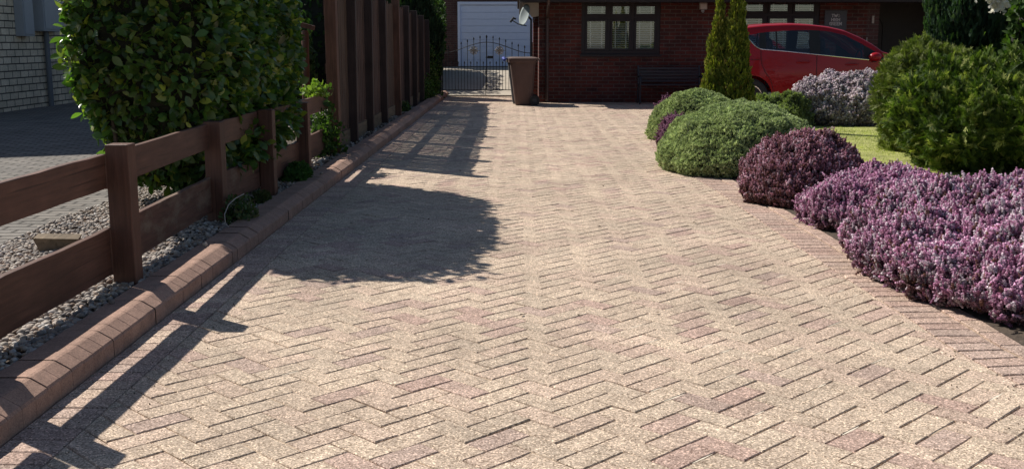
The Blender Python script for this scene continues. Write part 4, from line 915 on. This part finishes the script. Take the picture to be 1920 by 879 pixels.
# ------------------------------------------------------------------ red car
CX0, CYN, CW = 3.42, 18.1, 1.70; SC = 110.5
def px(x, y): return ((x - 970) / SC - CX0, 1.24 - (y - 78) / SC)
t = thing('parked_car', 'red hatchback with tinted windows parked side on before the brick bungalow', 'car', (CX0, CYN, 0))
roof = [(.0, .55), (.04, .95), (.16, 1.22), (.33, 1.43)] + [px(*q) for q in ((1390, 53), (1427, 49), (1476, 46.7), (1513, 48), (1546, 51.6), (1576, 58.4), (1607, 71.7), (1632, 86), (1648, 98))] + [(2.95, .99), (3.4, .93), (3.8, .82), (3.98, .66), (4.03, .5)]
wtop = [px(*q) for q in ((1397, 67), (1414, 63.5), (1429, 61.4), (1476, 58), (1513, 57.3), (1546, 59.4), (1576, 66.6), (1607, 82), (1634, 98), (1648, 108))]
belt = [(0, .78), (.3, 1.12)] + [px(*q) for q in ((1397, 71), (1405, 81), (1413, 89), (1422, 92.6), (1464, 96), (1523, 102), (1587, 108.5), (1634, 113), (1648, 113.5))] + [(2.95, .92), (3.5, .86), (3.9, .72), (4.03, .48)]
I = lambda P, x: float(np.interp(x, [p[0] for p in P], [p[1] for p in P]))
x_w0, x_w1 = px(1397, 0)[0], px(1648, 0)[0]
pil = [px(q, 0)[0] for q in (1419, 1431, 1449, 1452, 1511, 1531, 1611, 1625)]
RW, FW = .50, 3.14; WR = .315
xs = sorted(set([0, .04, .1, .2, .3, x_w0, .5] + [px(q, 0)[0] for q in (1405, 1413)] + pil + [x_w1] + list(np.arange(.15, 4.0, .08)) + [RW + .37 * math.cos(a) for a in np.linspace(0, math.pi, 9)] + [FW + .37 * math.cos(a) for a in np.linspace(0, math.pi, 9)] + [4.0, 4.03]))
xs = [x for i, x in enumerate(xs) if i == 0 or x - xs[i - 1] > .004]
def arch(x):
    z = .20
    for w in (RW, FW):
        if abs(x - w) < .37: z = max(z, .31 + math.sqrt(.37 ** 2 - (x - w) ** 2))
    return z
def yoff(x, z):
    """distance in from the widest line; nose, tail and cabin draw in"""
    e = .0
    if x < .35: e += .22 * (1 - x / .35) ** 2
    if x > 3.3: e += .34 * ((x - 3.3) / .73) ** 2
    e += .05 * max(0, (.45 - z) / .25) ** 2
    if z > .9: e += .34 * (z - .9) ** 1.15
    e += .012 * math.cos(z * 14) if z < .9 else 0
    return e
rows = []
for x in xs:
    zl = arch(x); zb = I(belt, x); zr = I(roof, x); zt = I(wtop, x) if x_w0 <= x <= x_w1 else zb
    zb = min(zb, zr - .02); zt = min(max(zt, zb), zr - .012)
    zz = [zl, max(zl + .01, .42), max(zl + .02, .60), max(zl + .03, min(.80, zb - .06)), zb, zt, zr - .015 if zr - .015 > zt else zt + .002]
    for k in range(1, len(zz)): zz[k] = max(zz[k], zz[k - 1] + .0005)
    rows.append([(x, yoff(x, z), z) for z in zz] + [(x, yoff(x, zr) + .07, zr + .012), (x, CW / 2, zr + .035)])
nr = len(rows[0])
def mirror(p): return (p[0], CW - p[1], p[2])
body, blk, gl = MB(), {}, {}
def quad(mbx, a, b_, c_, d): mbx.raw([a, b_, c_, d], [[0, 1, 2, 3]]); mbx.raw([mirror(q) for q in (a, b_, c_, d)], [[3, 2, 1, 0]])
def quad2(dct, key, *q):
    dct.setdefault((key, 0), MB()).raw(list(q), [[0, 1, 2, 3]]); dct.setdefault((key, 1), MB()).raw([mirror(p) for p in q], [[3, 2, 1, 0]])
for i in range(len(xs) - 1):
    xm = (xs[i] + xs[i + 1]) / 2
    for k in range(nr - 1):
        q = (rows[i][k], rows[i + 1][k], rows[i + 1][k + 1], rows[i][k + 1])
        if k == 4 and x_w0 < xm < x_w1:
            if pil[0] < xm < pil[1] or pil[4] < xm < pil[5] or xm > pil[6] or pil[2] < xm < pil[3]: quad2(blk, sum(xm > p for p in (pil[1], pil[3], pil[5])), *q)
            else:
                key = sum(xm > p for p in (pil[0], pil[2], pil[4])); quad2(gl, key, *q)
        elif k == 7 and 2.05 < xm < 2.88: quad(gl.setdefault('ws', MB()), *q)
        elif k == 7 and .1 < xm < .33: quad(gl.setdefault('rs', MB()), *q)
        else: quad(body, *q)
o = body.build('body', 'paint', t, smooth=False)
o.data.polygons.foreach_set('use_smooth', np.ones(len(o.data.polygons), bool)); w = o.modifiers.new('weld', 'WELD'); w.merge_threshold = .0008
for m_ in blk.values(): m_.build('window_pillar', 'rubber', t)
for k, m_ in gl.items(): m_.build({'ws': 'windscreen', 'rs': 'rear_screen'}.get(k, 'side_window'), 'cglass', t)
for s in (0, 1):
    mb = MB(); P = [(x, yoff(x, I(belt, x)) - .004, I(belt, x)) for x in np.linspace(x_w0, px(1620, 0)[0], 40)]
    mb.tube([mirror(p) if s else p for p in P], .009, 6); mb.build('window_trim', 'chrome', t)
mb = MB()
def seam(P):
    for s in (0, 1):
        Q = [(x, yoff(x, z) - .0005, z) for x, z in P]; mb.tube([mirror(p) if s else p for p in Q], .0045, 4)
xb = px(1524, 0)[0]; seam([(xb, z) for z in np.linspace(1.02, .3, 12)])
xr = px(1421, 0)[0]; seam([(xr, 1.1), (xr, .95), (xr + .02, .85), (xr + .08, .72), (xr + .17, .6), (xr + .22, .45), (xr + .23, .3)])
seam([(xr - .2, .94), (xr, .935)]); seam([(2.75, z) for z in np.linspace(.93, .3, 10)])
mb.build('door_gap', 'rubber', t)
for xx, zz in ((px(1500, 0)[0], .90), (px(1590, 0)[0], .86)):
    for s in (0, 1):
        mb = MB(); P = [(xx - .11, yoff(xx, zz) - .008, zz), (xx - .09, yoff(xx, zz) - .035, zz), (xx + .07, yoff(xx, zz) - .035, zz), (xx + .09, yoff(xx, zz) - .008, zz)]; mb.tube([mirror(p) if s else p for p in P], .014, 8); mb.build('door_handle', 'paint', t, smooth=True)
for s in (0, 1):
    mb = MB(); xm, zm = px(1629, 106); V = IV * np.array([.11, .085, .075]) + np.array([xm, -.06 if not s else CW + .06, zm]); mb.raw(V, IF); mm = mb.build('door_mirror', 'paint', t, smooth=True)
    mb = MB(); mb.box((xm + .0, -.005 if not s else CW + .005, zm - .06), (.06, .10, .05)); mb.build('mirror_foot', 'rubber', mm)
for xx in (RW, FW):
    for s in (0, 1):
        y0 = .02 if not s else CW - .22
        mb = MB(); mb.tube([(xx, y0, WR), (xx, y0 + .02, WR), (xx, y0 + .18, WR), (xx, y0 + .2, WR)], [WR - .03, WR, WR, WR - .03], 28); wl = mb.build('wheel', 'rubber', t)
        yf = y0 - .004 if not s else y0 + .204; sg = -1 if not s else 1; mb = MB()
        mb.tube([(xx + .2 * math.cos(a), yf, WR + .2 * math.sin(a)) for a in np.linspace(0, 2 * math.pi, 25)], .014, 6)
        for k in range(5):
            a = k * 2 * math.pi / 5; mb.box((xx + .1 * math.cos(a), yf, WR + .1 * math.sin(a)), (.2, .018, .045), Matrix.Rotation(-a, 3, 'Y'))
        mb.tube([(xx, yf - .012, WR), (xx, yf + .012, WR)], .04, 12); mb.build('rim', 'chrome', wl)
mb = MB(); mb.b2((.05, .18, .18), (4.0, CW - .18, .30)); mb.b2((.9, .1, .28), (2.9, CW - .1, .36)); mb.build('floor_pan', 'rubber', t)
for xx in (1.05, 1.95):
    for yy in (.32, CW - .32 - .46):
        mb = MB(); mb.box((xx + .25, yy + .23, .50), (.50, .46, .16)); mb.box((xx - .04, yy + .23, .82), (.12, .44, .62), Matrix.Rotation(R(-14), 3, 'Y')); mb.box((xx - .14, yy + .23, 1.20), (.08, .25, .17), Matrix.Rotation(R(-10), 3, 'Y')); mb.build('seat', 'seat', t, bevel=.04)
mb = MB(); mb.box((2.72, CW / 2, .86), (.4, CW - .3, .2)); mb.build('dashboard', 'seat', t, bevel=.03)
mb = MB(); mb.tube([(2.42 + .03 * math.sin(a), .48 + .18 * math.cos(a), .92 + .17 * math.sin(a)) for a in np.linspace(0, 2 * math.pi, 17)], .015, 6); mb.build('steering_wheel', 'rubber', t, smooth=True)
for s in (0, 1):
    mb = MB(); q = [(3.72, .09, .70), (3.95, .26, .66), (3.93, .24, .76), (3.74, .09, .82)]; mb.raw([mirror(p) if s else (p[0], p[1] - .006, p[2]) for p in q], [[0, 1, 2, 3]]); mb.build('headlight', 'lampw', t)
    mb = MB(); q = [(.02, .21, .70), (.02, .45, .70), (.03, .45, .98), (.05, .20, .98)]; mb.raw([tuple(np.array(mirror(p) if s else p) + np.array([-.03, 0, 0])) for p in q], [[0, 1, 2, 3]]); mb.build('tail_light', 'redlens', t)
print('faces', sum(len(o.data.polygons) for o in bpy.data.objects if o.type == 'MESH'))
